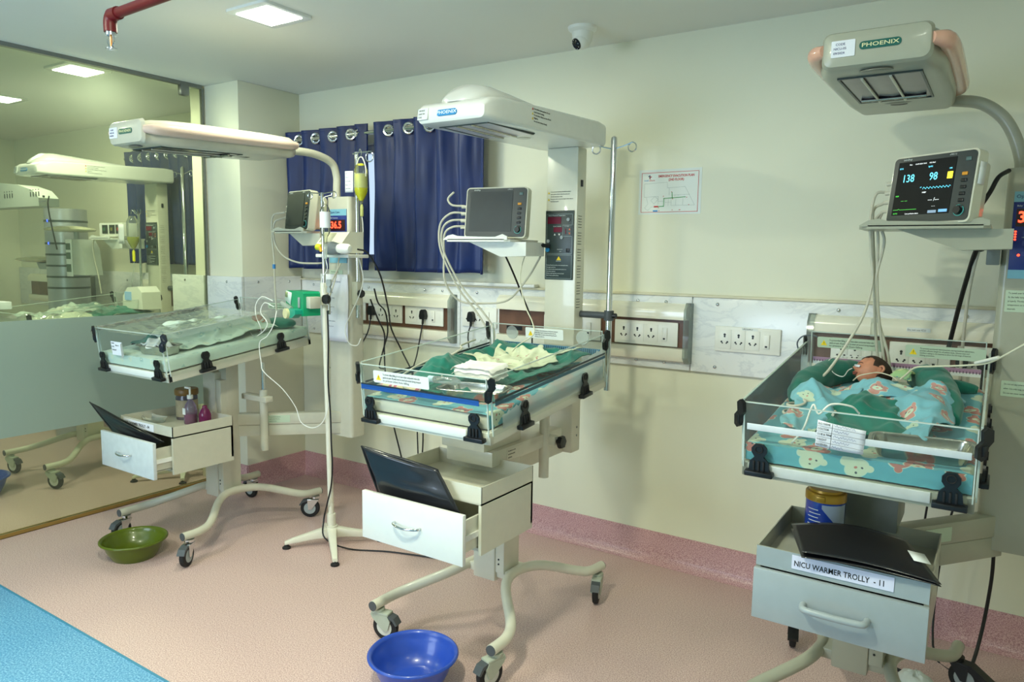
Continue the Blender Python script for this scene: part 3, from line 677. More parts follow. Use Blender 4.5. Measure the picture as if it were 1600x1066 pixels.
def bassinet(t, cx, yf, zf, slope, m, front_rail=None, L=.875, W=.60, hp=.235, hr=.25, latches_side=(.2, .66)):
    T = bedT(cx, yf, zf, slope); w = W/2
    fr = MB().span((-w, 0, 0), (w, .022, .045), .003, T).span((-w, L-.02, 0), (w, L, .045), .003, T).span((-w, .0, 0), (-w+.02, L, .047), .003, T).span((w-.02, 0, 0), (w, L, .047), .003, T).span((-w+.01, .01, .004), (w-.01, L-.01, .02), 0, T)
    f = part('bed_frame', fr, m, t)
    part('front_rail', MB().span((-w+.075, -.006, .012), (w-.10, .002, .044), .003, T), front_rail or m, f)
    e = .005
    def panel(a, b, nm='side_panel'):
        p = part(nm, MB().span(a, b, 0, T), M_acr, t)
        lo = [min(a[i], b[i]) for i in range(3)]; hi = [max(a[i], b[i]) for i in range(3)]
        ed = MB()
        if hi[0]-lo[0] > hi[1]-lo[1]:
            ed.span((lo[0], lo[1]-.0004, hi[2]-.003), (hi[0], hi[1]+.0004, hi[2]), 0, T).span((lo[0]-.0004, lo[1]-.0004, lo[2]), (lo[0]+.003, hi[1]+.0004, hi[2]), 0, T).span((hi[0]-.003, lo[1]-.0004, lo[2]), (hi[0]+.0004, hi[1]+.0004, hi[2]), 0, T)
        else:
            ed.span((lo[0]-.0004, lo[1], hi[2]-.003), (hi[0]+.0004, hi[1], hi[2]), 0, T).span((lo[0]-.0004, lo[1]-.0004, lo[2]), (hi[0]+.0004, lo[1]+.003, hi[2]), 0, T).span((lo[0]-.0004, hi[1]-.003, lo[2]), (hi[0]+.0004, hi[1], hi[2]), 0, T)
        part('panel_edge', ed, M_acre, p); return p
    pf = panel((-w+.004, -.004, .03), (w-.004, .001, hp)); pf['label'] = 'clear front panel of the bed'
    pl = panel((-w-.004, .012, .03), (-w+.001, L-.01, hp+.003)); pr = panel((w-.001, .012, .03), (w+.004, L-.01, hp+.003))
    pb = panel((-w+.01, L-.006, .04), (w-.01, L-.001, hr), 'end_panel')
    for x in (-w+.055, w-.055): latch(t, T @ Tr(x, -.005, .012))
    for v in latches_side:
        latch(t, T @ Tr(w+.004, v, .012) @ Rz(90)); latch(t, T @ Tr(-w-.004, v, .012) @ Rz(-90))
    corner_latch(t, T @ Tr(w+.002, .004, hp-.075) @ Rz(35)); corner_latch(t, T @ Tr(-w-.002, .004, hp-.075) @ Rz(-35))
    corner_latch(t, T @ Tr(w+.002, L-.01, hp-.06) @ Rz(70)); corner_latch(t, T @ Tr(-w-.002, L-.01, hp-.06) @ Rz(-70))
    return T, pf, pl, pr, pb
WARN = ['To prevent infant falling, do not leave infant unattended when side', 'panels are open. All panels must be closed and secured during transport', 'to prevent infant from falling.']
WARN2 = ['To prevent accidental disconnection, during bassinet adjustment,', 'provide sufficient length for all patient leads, infusion lines and', 'ventilator tubing to the bassinet to allow the full range of bassinet', 'tilting position.']
def warn_label(t, T, w, h, rows, mlab=M_labelwhite, sz=None, lab=None):
    """a warning sticker facing -Y in frame T, its lower left corner at the origin"""
    s = part('warning_label', MB().prism([(w/2+a, h/2+b) for a, b in rrect(w, h, .006, 3)], -.0008, 0, 'XZ', T), mlab, t, lab)
    q = h*.55; x0 = h*.3
    part('warning_triangle', MB().prism([(x0, h*.22), (x0+q, h*.22), (x0+q/2, h*.22+q*.9)], -.0012, -.0007, 'XZ', T), M_yel, s)
    mb = text_mb(MB(), '!', q*.7, T @ Tr(x0+q*.42, -.0014, h*.22+q*.36)); n = len(rows); sz = sz or min(h*.72/n, .011)
    for i, r in enumerate(rows): text_mb(mb, r, sz, T @ Tr(x0+q*1.35, -.0010, h*.82-(i+.35)*h*.75/n), xs=min(1, (w-x0-q*1.6)/(len(r)*sz*.48)))
    part('lettering', mb, M_ink, s, smooth=0)
    return s
def simple_warn(t, T, w, h, rows, parent_lab='pale green warning label', m=M_labelgreen, sz=.006):
    s = part('warning_label', MB().prism([(w/2+a, h/2+b) for a, b in rrect(w, h, .003, 2)], -.0008, 0, 'XZ', T), m, t, parent_lab)
    mb = MB()
    for i, r in enumerate(rows): text_mb(mb, r, sz, T @ Tr(.008, -.001, h-(i+.75)*h/(len(rows)+.5)), xs=.8)
    part('lettering', mb, M_ink, s, smooth=0); return s

# ---- head with dome ridge (middle warmer and the one behind the glass)
def head_a(t, cx, y0, y1, z0, w=.33, logo=M_bluep, sticker=True):
    sl = .022/(y1-y0)
    def ring(y, hw, zb, zt, r):
        pts = rrect(2*hw, zt-zb, r, 4); return [Vector((cx+a, y, (zb+zt)/2+b)) for a, b in pts]
    rings = []
    for (dy, hw, zb, zt, r) in ((0, w*.40, .012, .052, .012), (.006, w*.46, .004, .062, .02), (.03, w*.492, .001, .078, .018), (.09, w*.5, 0, .088, .014), (.5, w*.5, .0, .098, .012), (.78, w*.5, .0, .104, .012), (.84, w*.49, 0, .10, .02), (.86, w*.40, .01, .08, .02)):
        y = y0+dy*(y1-y0)/.86; rings.append(ring(y, hw, z0+zb+sl*(y-y0), z0+zt+sl*(y-y0), r))
    # shell in two halves leaves the underside free for the heater well
    hd = part('head_shell', MB().loft(rings), M_white if True else None, t)
    rr = []
    for (dy, hw, hh) in ((.02, .02, .004), (.05, .075, .028), (.10, .10, .047), (.16, .112, .052), (.25, .112, .046), (.45, .10, .03), (.6, .09, .018), (.66, .06, .006)):
        y = y0+dy; z = z0+.070+.03*min(1, dy/.1)+sl*dy
        rr.append([Vector((cx-.0+hw*cos(a), y, z+hh*max(-.3, sin(a)))) for a in [2*pi*i/20 for i in range(20)]])
    part('dome_ridge', MB().loft(rr), M_white, t)
    # heater well: dark-rimmed recess with reflector, rods and guard
    zb = z0-.0005
    wx0, wx1, wy0, wy1 = cx-.03, cx+.145, y0+.09, y0+.40
    wx0 = cx-.105; wx1 = cx+.105
    fr = part('heater_frame', MB().span((wx0-.008, wy0-.008, zb-.003+sl*.1), (wx1+.008, wy0, zb+.001+sl*.1)).span((wx0-.008, wy1, zb-.003+sl*.4), (wx1+.008, wy1+.008, zb+.001+sl*.4)).span((wx0-.008, wy0, zb-.003+sl*.2), (wx0, wy1, zb+.003+sl*.2)).span((wx1, wy0, zb-.003+sl*.2), (wx1+.008, wy1, zb+.003+sl*.2)), M_slate, t)
    zr = zb-.0015+sl*.2
    part('reflector', MB().add([(wx0, wy0, zr), (wx1, wy0, zr), (wx1, wy1, zr), (wx0, wy1, zr), ], [(0, 3, 2, 1)]), mat('reflector glare tone', 'E6E2EC', .3, .5, noise_amt=0), t, smooth=0)  # pale lilac colour stands in for bright reflections inside the heater opening
    for k in (-.035, .03): part('guard_rod', MB().cyl((cx+k, wy0, zr-.003), (cx+k, wy1, zr-.003), .0035, 8), M_steel, fr)
    part('exam_lamp', MB().disc((0, 0, 0), .03, Tr(cx+.0, y0+.50, zb-.001+sl*.5) @ Rx(90)), mat('lamp lens grey', 'B5B8AE', .2), t, smooth=0)
    T = Tr(cx-.01, y0-.0005, z0+.034) @ Rx(-9)
    lg = part('logo_plate', MB().prism(rrect(.092, .022, .010, 4), -.003, .002, 'XZ', T), logo, t, 'blue maker plate')
    part('lettering', text_mb(MB(), 'PHOENIX', .017, T @ Tr(0, -.0035, 0), 'CENTER', xs=1.25, bold=.0003), mat('plate letters', 'E8F2F4', .4, noise_amt=0), lg, smooth=0)
    if sticker:
        T2 = Tr(cx-.122, y0+.0005, z0+.036) @ Rz(-3) @ Rx(-9)
        s = part('sticker', MB().prism(rrect(.05, .042, .003, 2), -.004, .001, 'XZ', T2 ), M_labelwhite, t)
        part('lettering', text_mb(text_mb(text_mb(MB(), 'SERVICE', .008, T2 @ Tr(-.02, -.0045, .012)), 'DUE ON', .008, T2 @ Tr(-.02, -.0045, .0)), 'CALL', .008, T2 @ Tr(-.02, -.0045, -.012)), M_ink, s, smooth=0)
    # warning on the right flank
    T3 = Tr(cx+w/2+.0008, y0+.30, z0+.038) @ Rz(90)
    mb = MB()
    for i, r in enumerate(('Hot surface above patient. Do not', 'touch heater housing.', 'Do not place objects on top of hood.', 'High lux,', 'do not look at lamp directly.')): text_mb(mb, r, .0085, T3 @ Tr(.014, 0, .045-i*.0115))
    part('lettering', mb, M_ink, t, 'small black and red warning print', smooth=0)
    for i in range(3): part('warning_triangle', MB().prism([(0, 0), (.009, 0), (.0045, .009)], -.0005, .0005, 'XZ', T3 @ Tr(0, 0, .040-i*.018)), M_red if i == 0 else M_yel, t)

# ---- slate tower panel
def tower_a(t, x0, x1, yf, yb, z0, z1, zp0=1.445, zp1=1.765):
    tw = part('tower', MB().span((x0, yf, z0), (x1, yb, z1), .006), M_enamel, t)
    w = x1-x0
    p = part('control_panel', MB().span((x0+.002, yf-.006, zp0), (x1-.012, yf, zp1), .002), M_slate, t, 'slate control panel')
    T = Tr(x0+.002, yf-.0063, zp0); pw = w-.014; ph = zp1-zp0
    def rect(nm, a, b, c, d, m, lab=None, par=p, th=.001): return part(nm, MB().span((a*pw, -th, b*ph), (c*pw, 0, d*ph), 0, T), m, par, lab, smooth=0)
    def frame(a, b, c, d): return lines([(x0+.002+a*pw, zp0+b*ph, x0+.002+c*pw, zp0+b*ph), (x0+.002+c*pw, zp0+b*ph, x0+.002+c*pw, zp0+d*ph), (x0+.002+c*pw, zp0+d*ph, x0+.002+a*pw, zp0+d*ph), (x0+.002+a*pw, zp0+d*ph, x0+.002+a*pw, zp0+b*ph)], .0012, yf-.0062, mat('panel line', 'A7B5B4', .4, noise_amt=0), 'panel_frame', p)
    frame(.05, .38, .95, .95); frame(.05, .02, .95, .36); frame(.62, .63, .95, .79)
    rect('display', .08, .81, .56, .91, mat('dark red display', '6E1730', .2), 'dark red display'); rect('display', .30, .69, .60, .76, mat('dark red display', '6E1730', .2), 'small dark red display')
    mb = MB(); text_mb(mb, "Infant's Measured Temperature", .0085, T @ Tr(.1*pw, -.0012, .93*ph), xs=.85); text_mb(mb, 'Selected Temperature', .005, T @ Tr(.28*pw, -.0012, .775*ph)); text_mb(mb, 'Manual Output', .005, T @ Tr(.68*pw, -.0012, .775*ph), xs=.8); text_mb(mb, 'EXAMINATION', .0045, T @ Tr(.44*pw, -.0012, .44*ph)); text_mb(mb, 'LAMP', .0045, T @ Tr(.52*pw, -.0012, .41*ph)); text_mb(mb, 'CAUTION', .006, T @ Tr(.4*pw, -.0012, .27*ph))
    for i, r in enumerate(('Do not use flammable anaesthetics when operating this warmer', 'in an oxygen enriched area.', 'Do not leave the infant unattended while the warmer is on.', 'Hood surfaces may be hot.', 'Disconnect mains supply before removing this panel.', 'Refer servicing to qualified staff only.')):
        text_mb(mb, r, .0062, T @ Tr(.07*pw, -.0012, (.21-i*.03)*ph), xs=.72)
    part('lettering', mb, mat('white print', 'D9E0DE', .5, noise_amt=0), p, smooth=0)
    for a, b, m, r in ((.82, .87, M_greyplastic, .008), (.12, .56, M_greyplastic, .008), (.60, .615, M_greyplastic, .008), (.10, .435, M_bluep, .011)):
        part('knob' if m == M_greyplastic else 'button', MB().cyl((x0+.002+a*pw, yf-.006, zp0+b*ph), (x0+.002+a*pw, yf-.012, zp0+b*ph), r, 16), m, p)
    for a, b, s, m in ((.34, .655, 1, M_whitep), (.5, .655, -1, M_whitep), (.86, .73, 1, mat('coral key', 'E0764E', .5)), (.86, .67, -1, mat('coral key', 'E0764E', .5))):
        x = x0+.002+a*pw; z = zp0+b*ph; part('arrow_key', MB().prism([(x-.005, z-.004*s), (x+.005, z-.004*s), (x, z+.005*s)], yf-.0075, yf-.006), m, p)
    part('bar_display', MB().span((x0+.002+.71*pw, yf-.0072, zp0+.66*ph), (x0+.002+.74*pw, yf-.006, zp0+.74*ph)), mat('dark red display', '6E1730', .2), p)
    part('rocker_switch', MB().span((x0+.002+.76*pw, yf-.010, zp0+.40*ph), (x0+.002+.87*pw, yf-.006, zp0+.455*ph), .001), M_black, p)
    part('warning_triangle', MB().prism([(x0+.002+.42*pw, zp0+.285*ph), (x0+.002+.58*pw, zp0+.285*ph), (x0+.002+.5*pw, zp0+.34*ph)], yf-.0075, yf-.006), M_yel, p)
    mb = MB(); Tt = Tr(x0+.012, yf-.001, 1.84)
    for i, r in enumerate(('Do not use any instrument, flammable anaesthetic', 'agents spirit or ether to clean the warmer unit.', 'Use only soap water to clean.', 'Do not use water or any other liquid to clean inside of', 'the electronic parts.')): text_mb(mb, r, .0068, Tt @ Tr(.012, 0, .012-i*.011), xs=.78)
    part('lettering', mb, M_ink, tw, smooth=0)
    for dz in (.003, -.028): part('warning_triangle', MB().prism([(0, 0), (.010, 0), (.005, .010)], -.0006, .0006, 'XZ', Tt @ Tr(-.003, 0, dz)), M_yel, tw)
    Ts = Tr(x1+.0008, yf+.012, 1.30) @ Rz(90); mb = MB()
    for i in range(34):
        if i % 6 != 5: text_mb(mb, ('Technical data and care notes', 'Supply voltage within limits')[i % 2][:22], .0052, Ts @ Tr(0, 0, .44-i*.0128), xs=.75)
    part('lettering', mb, M_ink, tw, 'small print down the side', smooth=0)
    part('toggle_switch', MB().span((x1, yf+.03, 1.875), (x1+.006, yf+.045, 1.905), .001), M_black, tw)
    for z in (.70, .74): part('screw', MB().sphere((x1, yf+.05, z), (.004, .006, .006), 8), M_galv, tw)
    return tw

# ---- head on a bent pipe (left and right warmers)
def head_b(t, cx, y0, L, z0, w, mbody, pinkc='E3AE97', pipe=None, slope=.035, tower=(0, 0), ztop=1.88, logo=mat('green maker plate', '0E5B52', .3, noise_amt=0)):
    hw = w/2; h = .115
    def ring(dy, a, zb, zt, r, n=5):
        return [Vector((cx+p, y0+dy, z0+(zb+zt)/2+q+slope*dy)) for p, q in rrect(2*a, zt-zb, r, n)]
    rings = [ring(*s) for s in ((0, hw*.70, .028, .085, .02), (.004, hw*.76, .018, .094, .02), (.022, hw*.79, .010, .100, .02), (.05, hw*.85, .004, .106, .025), (.12, hw*.97, .0, .110, .03), (.22, hw, .0, .112, .032), (.6, hw, .0, .108, .03), (L-.06, hw*.93, .002, .104, .03), (L-.015, hw*.78, .01, .095, .03), (L, hw*.6, .025, .08, .02))]
    part('head_shell', MB().loft(rings), mbody, t)
    # raised front cap collar with the maker plate
    cap = [ring(*s) for s in ((-.004, hw*.70, .030, .088, .02), (.002, hw*.80, .014, .104, .022), (.016, hw*.84, .008, .110, .022), (.020, hw*.80, .012, .104, .022))]
    fc = part('front_cap', MB().loft(cap), mbody, t)
    T = Tr(cx+.012, y0-.0045, z0+.062)
    lg = part('logo_plate', MB().prism(rrect(.105, .022, .010, 4), -.0015, .001, 'XZ', T), logo, t, 'dark green maker plate')
    part('lettering', text_mb(MB(), 'PHOENIX', .015, T @ Tr(0, -.002, 0), 'CENTER', xs=1.45, bold=.0002), mat('gold letters', 'D8D8A8', .4, noise_amt=0), lg, smooth=0)
    T2 = Tr(cx-.082, y0-.0045, z0+.060)
    s = part('sticker', MB().prism(rrect(.062, .045, .002, 2), -.002, .001, 'XZ', T2), M_paper, t, 'white service sticker')
    part('lettering', text_mb(text_mb(text_mb(MB(), 'CODE', .009, T2 @ Tr(-.02, -.0025, .012)), 'NICU-05', .009, T2 @ Tr(-.025, -.0025, 0)), '09/2024', .009, T2 @ Tr(-.025, -.0025, -.012)), mat('blue pen', '27356E', .6, noise_amt=0), s, smooth=0)
    # salmon bumper around the flanks
    pink = mat('salmon bumper '+pinkc, pinkc, .2, coat=.5, noise_amt=.03)
    for sd in (-1, 1):
        pts = [(cx+sd*hw*.80, y0+.012), (cx+sd*hw*.98, y0+.05), (cx+sd*(hw+.004), y0+.13), (cx+sd*(hw+.006), y0+.25), (cx+sd*(hw+.006), y0+.5), (cx+sd*(hw+.004), y0+L-.12), (cx+sd*hw*.92, y0+L-.03)]
        rg = []
        full = [Vector((x, y, 0)) for x, y in pts]
        mb = MB().tube([(p.x, p.y, z0+.064+slope*(p.y-y0)) for p in full], [.016, .024, .027, .027, .027, .026, .018], 12, 4)
        part('side_bumper', mb, pink, t, 'glossy salmon side bumper')
    # underside: heater opening, reflector trough, rods, lamps
    def zz(dy, e=0): return z0+slope*dy-e
    x0, x1, ya, yb = cx-.105, cx+.105, .10, .50
    dark = mat('heater well', '3A3238', .25, .6)
    mb = MB()
    for a, b in (((x0-.006, ya-.006), (x1+.006, ya)), ((x0-.006, yb), (x1+.006, yb+.006)), ((x0-.006, ya), (x0, yb)), ((x1, ya), (x1+.006, yb))):
        vs = []
        for (x, y) in ((a[0], a[1]), (b[0], a[1]), (b[0], b[1]), (a[0], b[1])): vs += [(x, y0+y, zz(y, .004)), (x, y0+y, zz(y, -.004))]
        mb.add(vs, [(0, 2, 4, 6), (7, 5, 3, 1), (0, 1, 3, 2), (2, 3, 5, 4), (4, 5, 7, 6), (6, 7, 1, 0)])
    fr = part('heater_frame', mb, M_slate, t)
    mb = MB().grid(12, 6, lambda u, v: Vector((x0+(x1-x0)*u, y0+ya+(yb-ya)*v, zz(ya+(yb-ya)*v, .001+.0025*sin(u*pi*3)**2))))
    part('reflector', mb, mat('dark reflector', '57505F', .18, .85, noise_amt=.3, nscale=20), fr)
    for k in (-.045, .03): part('guard_rod', MB().cyl((cx+k, y0+ya, zz(ya, .006)), (cx+k, y0+yb, zz(yb, .006)), .004, 8), M_enamel2, fr)
    part('heater_tube', MB().cyl((x0+.01, y0+yb-.06, zz(yb-.06, .007)), (x1-.01, y0+yb-.06, zz(yb-.06, .007)), .006, 10), M_steel, fr)
    for y in (.045, .57): part('lamp_well', MB().sphere((cx, y0+y, zz(y, -.001)), (.045, .022, .004), 14), mat('lamp well', '77786C', .3), t)
    for sd in (-1, 1): part('lamp_well', MB().sphere((cx+sd*.0, y0+.60+.0*sd, zz(.6, -.001)), (.03, .02, .004), 12), M_black, t) if sd > 0 else None
    # pipe
    bx, by = tower; ze = zz(L, -.055)
    part('arm_pipe', MB().tube(pipe or [(cx, y0+L-.05, ze), (cx+.25*(bx-cx), y0+L+.03, ze+.003), (cx+.6*(bx-cx), (y0+L)*.45+by*.55, ze+.004), (cx+.90*(bx-cx), (y0+L)*.10+by*.90, ze-.03), (bx, by, ze-.10), (bx, by, ztop+.05), (bx, by, ztop-.02)], .021, 16, 6), mbody, t)
    part('pipe_collar', MB().cyl((cx, y0+L-.02, ze), (cx+.1*(bx-cx), y0+L+.03, ze+.001), .027, 16), mbody, t)

def tower_b(t, x0, x1, yf, yb, z0, z1, m):
    mb = MB().prism([((x0+x1)/2+a, (yf+yb)/2+b) for a, b in rrect(x1-x0, yb-yf, .022, 5)], z0, z1, 'XY')
    tw = part('tower', mb, m, t)
    pz0, pz1 = 1.50, 1.795
    p = part('control_panel', MB().span((x0+.024, yf-.003, pz0), (x1-.02, yf+.002, pz1), .002), mat('royal blue panel', '24357F', .3), t, 'royal blue control panel with pale blue ends')
    lb = mat('pale blue band', '7EB6C9', .4, noise_amt=0)
    part('panel_band', MB().span((x0+.024, yf-.0035, pz1-.035), (x1-.02, yf-.0025, pz1)), lb, p); part('panel_band', MB().span((x0+.024, yf-.0035, pz0), (x1-.02, yf-.0025, pz0+.03)), lb, p)
    part('lettering', text_mb(MB(), 'Open Care', .017, Tr(x0+.030, yf-.0045, pz1-.017)), mat('deep blue letters', '1F2A70', .5, noise_amt=0), p, smooth=0)
    part('display', MB().span((x0+.034, yf-.0045, pz1-.118), (x1-.03, yf-.003, pz1-.058)), mat('display black', '2A0A10', .3), p)
    part('digits', text_mb(MB(), '36.5', .052, Tr(x0+.038, yf-.0055, pz1-.088), xs=.95, bold=.001), M_led, p, 'glowing red digits', smooth=0)
    part('lettering', text_mb(text_mb(MB(), 'Baby Temperature', .008, Tr(x0+.034, yf-.0045, pz1-.048)), 'HEAT', .006, Tr(x0+.055, yf-.0045, pz1-.155)), mat('white print', 'D9E0DE', .5, noise_amt=0), p, smooth=0)
    for k in range(4): part('indicator_led', MB().sphere((x0+.036, yf-.004, pz1-.135-k*.009), .0035, 8), M_led, p)
    part('indicator_led', MB().sphere((x0+.05, yf-.004, pz1-.215), .0045, 8), M_led, p)
    for k in range(3): part('key', MB().prism(rrect(.026, .016, .003, 2), yf-.0045, yf-.003, 'XZ', Tr(x0+.07, 0, pz1-.14-k*.035)), mat('indigo key', '3A4890', .4), p)
    simple_warn(t, Tr(x0+.024, yf-.001, 1.385), .10, .075, ('To avoid over heating,', 'fix the baby temp. probe', 'properly. Monitor the', 'temperature at regular', 'intervals.'), sz=.0085)
    simple_warn(t, Tr(x0+.035, yf-.001, 1.09), .11, .055, ('Do not use any solvents and', 'ether. Use only soap water', 'Do not use water inside'), sz=.0078)
    return tw
def strut_b(t, a, b, z0, z1, m, txt=('To avoid overturning keep', 'casters locked when the', 'warmer is in use.')):
    A = Vector((a[0], a[1], 0)); B = Vector((b[0], b[1], 0)); d = (B-A); L = d.length; ang = math.degrees(math.atan2(d.y, d.x)); zm = (z0+z1)/2
    T = Tr(a[0], a[1], 0) @ Rz(ang)
    s = part('link_arm', MB().span((0, -.03, zm+.001), (L, .03, z1), .003, T).span((0, -.026, z0), (L, .026, zm-.001), .003, T), m, t)
    simple_warn(t, T @ Tr(L*.28, -.031, zm+.012), .12, (z1-zm)*.66, txt, sz=.007)

def lift_post(t, cx, y, m, knob=True):
    part('lift_tube', MB().cyl((cx+.10, y, .46 if not knob else .62), (cx+.10, y, .80), .022, 18), m, t)
    part('piston', MB().cyl((cx+.10, y, .80), (cx+.10, y, .95), .010, 12), M_chrome, t)

def shelf(t, x0, x1, y0, y1, z, m, m2):
    """monitor shelf with upturned lip and tapering bracket under it"""
    s = part('shelf', MB().prism([(x0, y0+.03), (x0+.03, y0), (x1-.02, y0), (x1, y0+.02), (x1, y1), (x0, y1)], z-.012, z, 'XY').prism([(x0+.004, z-.004), (x1-.004, z-.004), (x1-.004, z+.012), (x1-.03, z+.022), (x1-.07, z+.010), (x1-.12, z+.010), (x0+.09, z+.014), (x0+.06, z+.022), (x0+.03, z+.016), (x0+.004, z)], y0, y0+.006, 'XZ'), m, t)
    part('shelf_bracket', MB().prism([(x0+(x1-x0)*.3, z-.012), (x1+.06, z-.012), (x1+.06, z-.075), (x1-.08, z-.08)], y0+.06, y1-.04, 'XZ'), m2, t)

def monitor(T, w=.305, h=.232, on=False, lab='', mbody=None, name='patient_monitor'):
    """T: origin bottom centre of the front face, facing -Y"""
    mbody = mbody or mat('monitor cream', 'D8D6C2', .35, coat=.2, noise_amt=.03)
    o = T @ Vector((0, 0, 0)); t = thing(name, lab, 'patient monitor', o)
    T0 = T @ Rx(-7)
    b = MB().prism([(a, h/2+c) for a, c in rrect(w, h, .018, 4)], .004, .045, 'XZ', T0)
    b.loft([[T0.inverted() @ (T0 @ Vector((a*s, y, h/2+c*s2))) for a, c in rrect(w, h, .018, 4)] for y, s, s2 in ((.045, 1, 1), (.055, .96, .96), (.058, .80, .86), (.12, .74, .80), (.132, .68, .72))], T0)
    part('casing', b, mbody, t)
    bz = part('bezel', MB().prism([(a, h/2+c) for a, c in rrect(w-.012, h-.012, .014, 4)], 0, .005, 'XZ', T0), mat('monitor bezel', '2C3537', .3, noise_amt=.03), t)
    sw, sh = w*.69, h*.78; sx, sz = -w*.075, h*.52
    if on: ms = mat('screen lit dark', '17191A', .42, spec=.15, emit=.06, ecol='3A3F3C', noise_amt=0)
    else: ms = mat('screen off', '232C2E', .38, noise_amt=.12, nscale=14)
    sc = part('screen', MB().box((sx, -.0005, sz), (sw, .002, sh), 0, T0), ms, bz, 'lit screen' if on else 'blank grey screen')
    for i in range(6):
        m = M_black if i > 1 else (mat('amber key', 'E39A2B', .4) if i == 1 else mat('dim window', '55706F', .3))
        m = mat('amber key', 'E39A2B', .4) if i == 0 else M_black
        part('button', MB().box((w*.385, -.001, h*.66-i*.021), (.019, .005, .011), .002, T0), m, bz)
    part('indicator_window', MB().box((w*.40, -.0005, h*.86), (.018, .003, .012), .001, T0), mat('dim window', '55706F', .3), bz)
    kn = part('dial', MB().cyl((w*.375, 0, h*.16), (w*.375, -.012, h*.16), .0125, 20, T0), M_black, bz)
    part('dial_ring', MB().tube([(w*.375+.017*cos(i*pi/10), -.0008, h*.16+.017*sin(i*pi/10)) for i in range(20)], .0013, 6, 1, closed=True, T=T0), mat('teal ring', '4FB6B0', .4, noise_amt=0), bz)
    part('lettering', text_mb(text_mb(MB(), 'mindray', .010, T0 @ Tr(-w*.37, -.0006, h*.945)), 'uMEC12', .007, T0 @ Tr(w*.18, -.0006, h*.945)), mat('white print', 'D9E0DE', .5, noise_amt=0), bz, smooth=0)
    for i, z in enumerate((.22, .36, .50, .64)):
        part('connector', MB().cyl((-w/2+.004, .022, h*z), (-w/2-.03, .020, h*z-.002), .0075 if i else .005, 10, T0), M_lead, t)
    if on:
        cy = mat('cyan glow', '63CFE8', .5, emit=1.6, noise_amt=0); gr = mat('green glow', '4FC64B', .5, emit=1.2, noise_amt=0); wh = mat('white glow', 'E8EEF0', .5, emit=.9, noise_amt=0); ye = mat('yellow glow', 'F1DE35', .5, emit=1.4, noise_amt=0)
        def TX(u, v): return T0 @ Tr(sx-sw/2+u*sw, -.0018, sz-sh/2+v*sh)
        part('heart_rate_digits', text_mb(MB(), '138', .037, TX(.10, .68), xs=.85), cy, sc, smooth=0)
        part('oxygen_digits', text_mb(MB(), '98', .036, TX(.58, .68), xs=.85), cy, sc, smooth=0)
        part('alarm_box', MB().box((0, 0, 0), (.018, .0008, .022), 0, TX(.93, .68)), ye, sc, smooth=0)
        mb = MB(); pts = []
        for i in range(61):
            u = .50+i*.0078; ph = (i % 7)/7; pts.append(TX(u, .46+.055*(1-ph if ph > .25 else ph*3.4)) @ Vector((0, 0, 0)))
        mb.tube(pts, .0006, 4, 1); part('oxygen_trace', mb, cy, sc, smooth=0)
        part('ecg_trace', MB().tube([TX(.02+i*.012, .10+(.012 if i in (8, 9) else 0)) @ Vector((0, 0, 0)) for i in range(36)], .0006, 4, 1), gr, sc, smooth=0)
        mb = text_mb(MB(), '--- ---', .011, TX(.14, .27)); text_mb(mb, 'RESP', .006, TX(.03, .36)); text_mb(mb, 'AUTO', .006, TX(.03, .03)); part('green_lettering', mb, gr, sc, smooth=0)
        mb = text_mb(MB(), '--- /---', .016, TX(.62, .26)); text_mb(mb, 'NIBP', .007, TX(.5, .40)); text_mb(mb, '13-09-2024 10:41', .006, TX(.3, .94)); text_mb(mb, 'Neo', .006, TX(.2, .94)); text_mb(mb, 'ICU Bed', .006, TX(.55, .94)); text_mb(mb, '-- --', .008, TX(.7, .14)); text_mb(mb, 'Low perfusion alarm', .006, TX(.25, .02)); part('white_lettering', mb, wh, sc, smooth=0)
        mb = text_mb(MB(), 'SpO2', .007, TX(.54, .87)); text_mb(mb, 'ECG', .007, TX(.03, .88)); text_mb(mb, 'x1', .006, TX(.45, .50)); text_mb(mb, '100', .007, TX(.90, .80)); part('cyan_lettering', mb, cy, sc, smooth=0)
        part('soft_key', MB().box((0, 0, 0), (.03, .0008, .009), 0, TX(.9, .05)), mat('blue glow', '6FA8D8', .5, emit=.7, noise_amt=0), sc, smooth=0); part('soft_key', MB().box((0, 0, 0), (.03, .0008, .009), 0, TX(.72, .04)), mat('blue glow dim', '8AA0B8', .5, emit=.4, noise_amt=0), sc, smooth=0)
    return t, T0
def strings(name, lab, cat, tubes, m, r=.0028, grp=None):
    t = thing(name, lab, cat, tubes[0][0], grp)
    for i, tb in enumerate(tubes): part('lead' if m in (M_lead,) else 'line', MB().tube(tb, r, 8, 6), m, t)
    return t

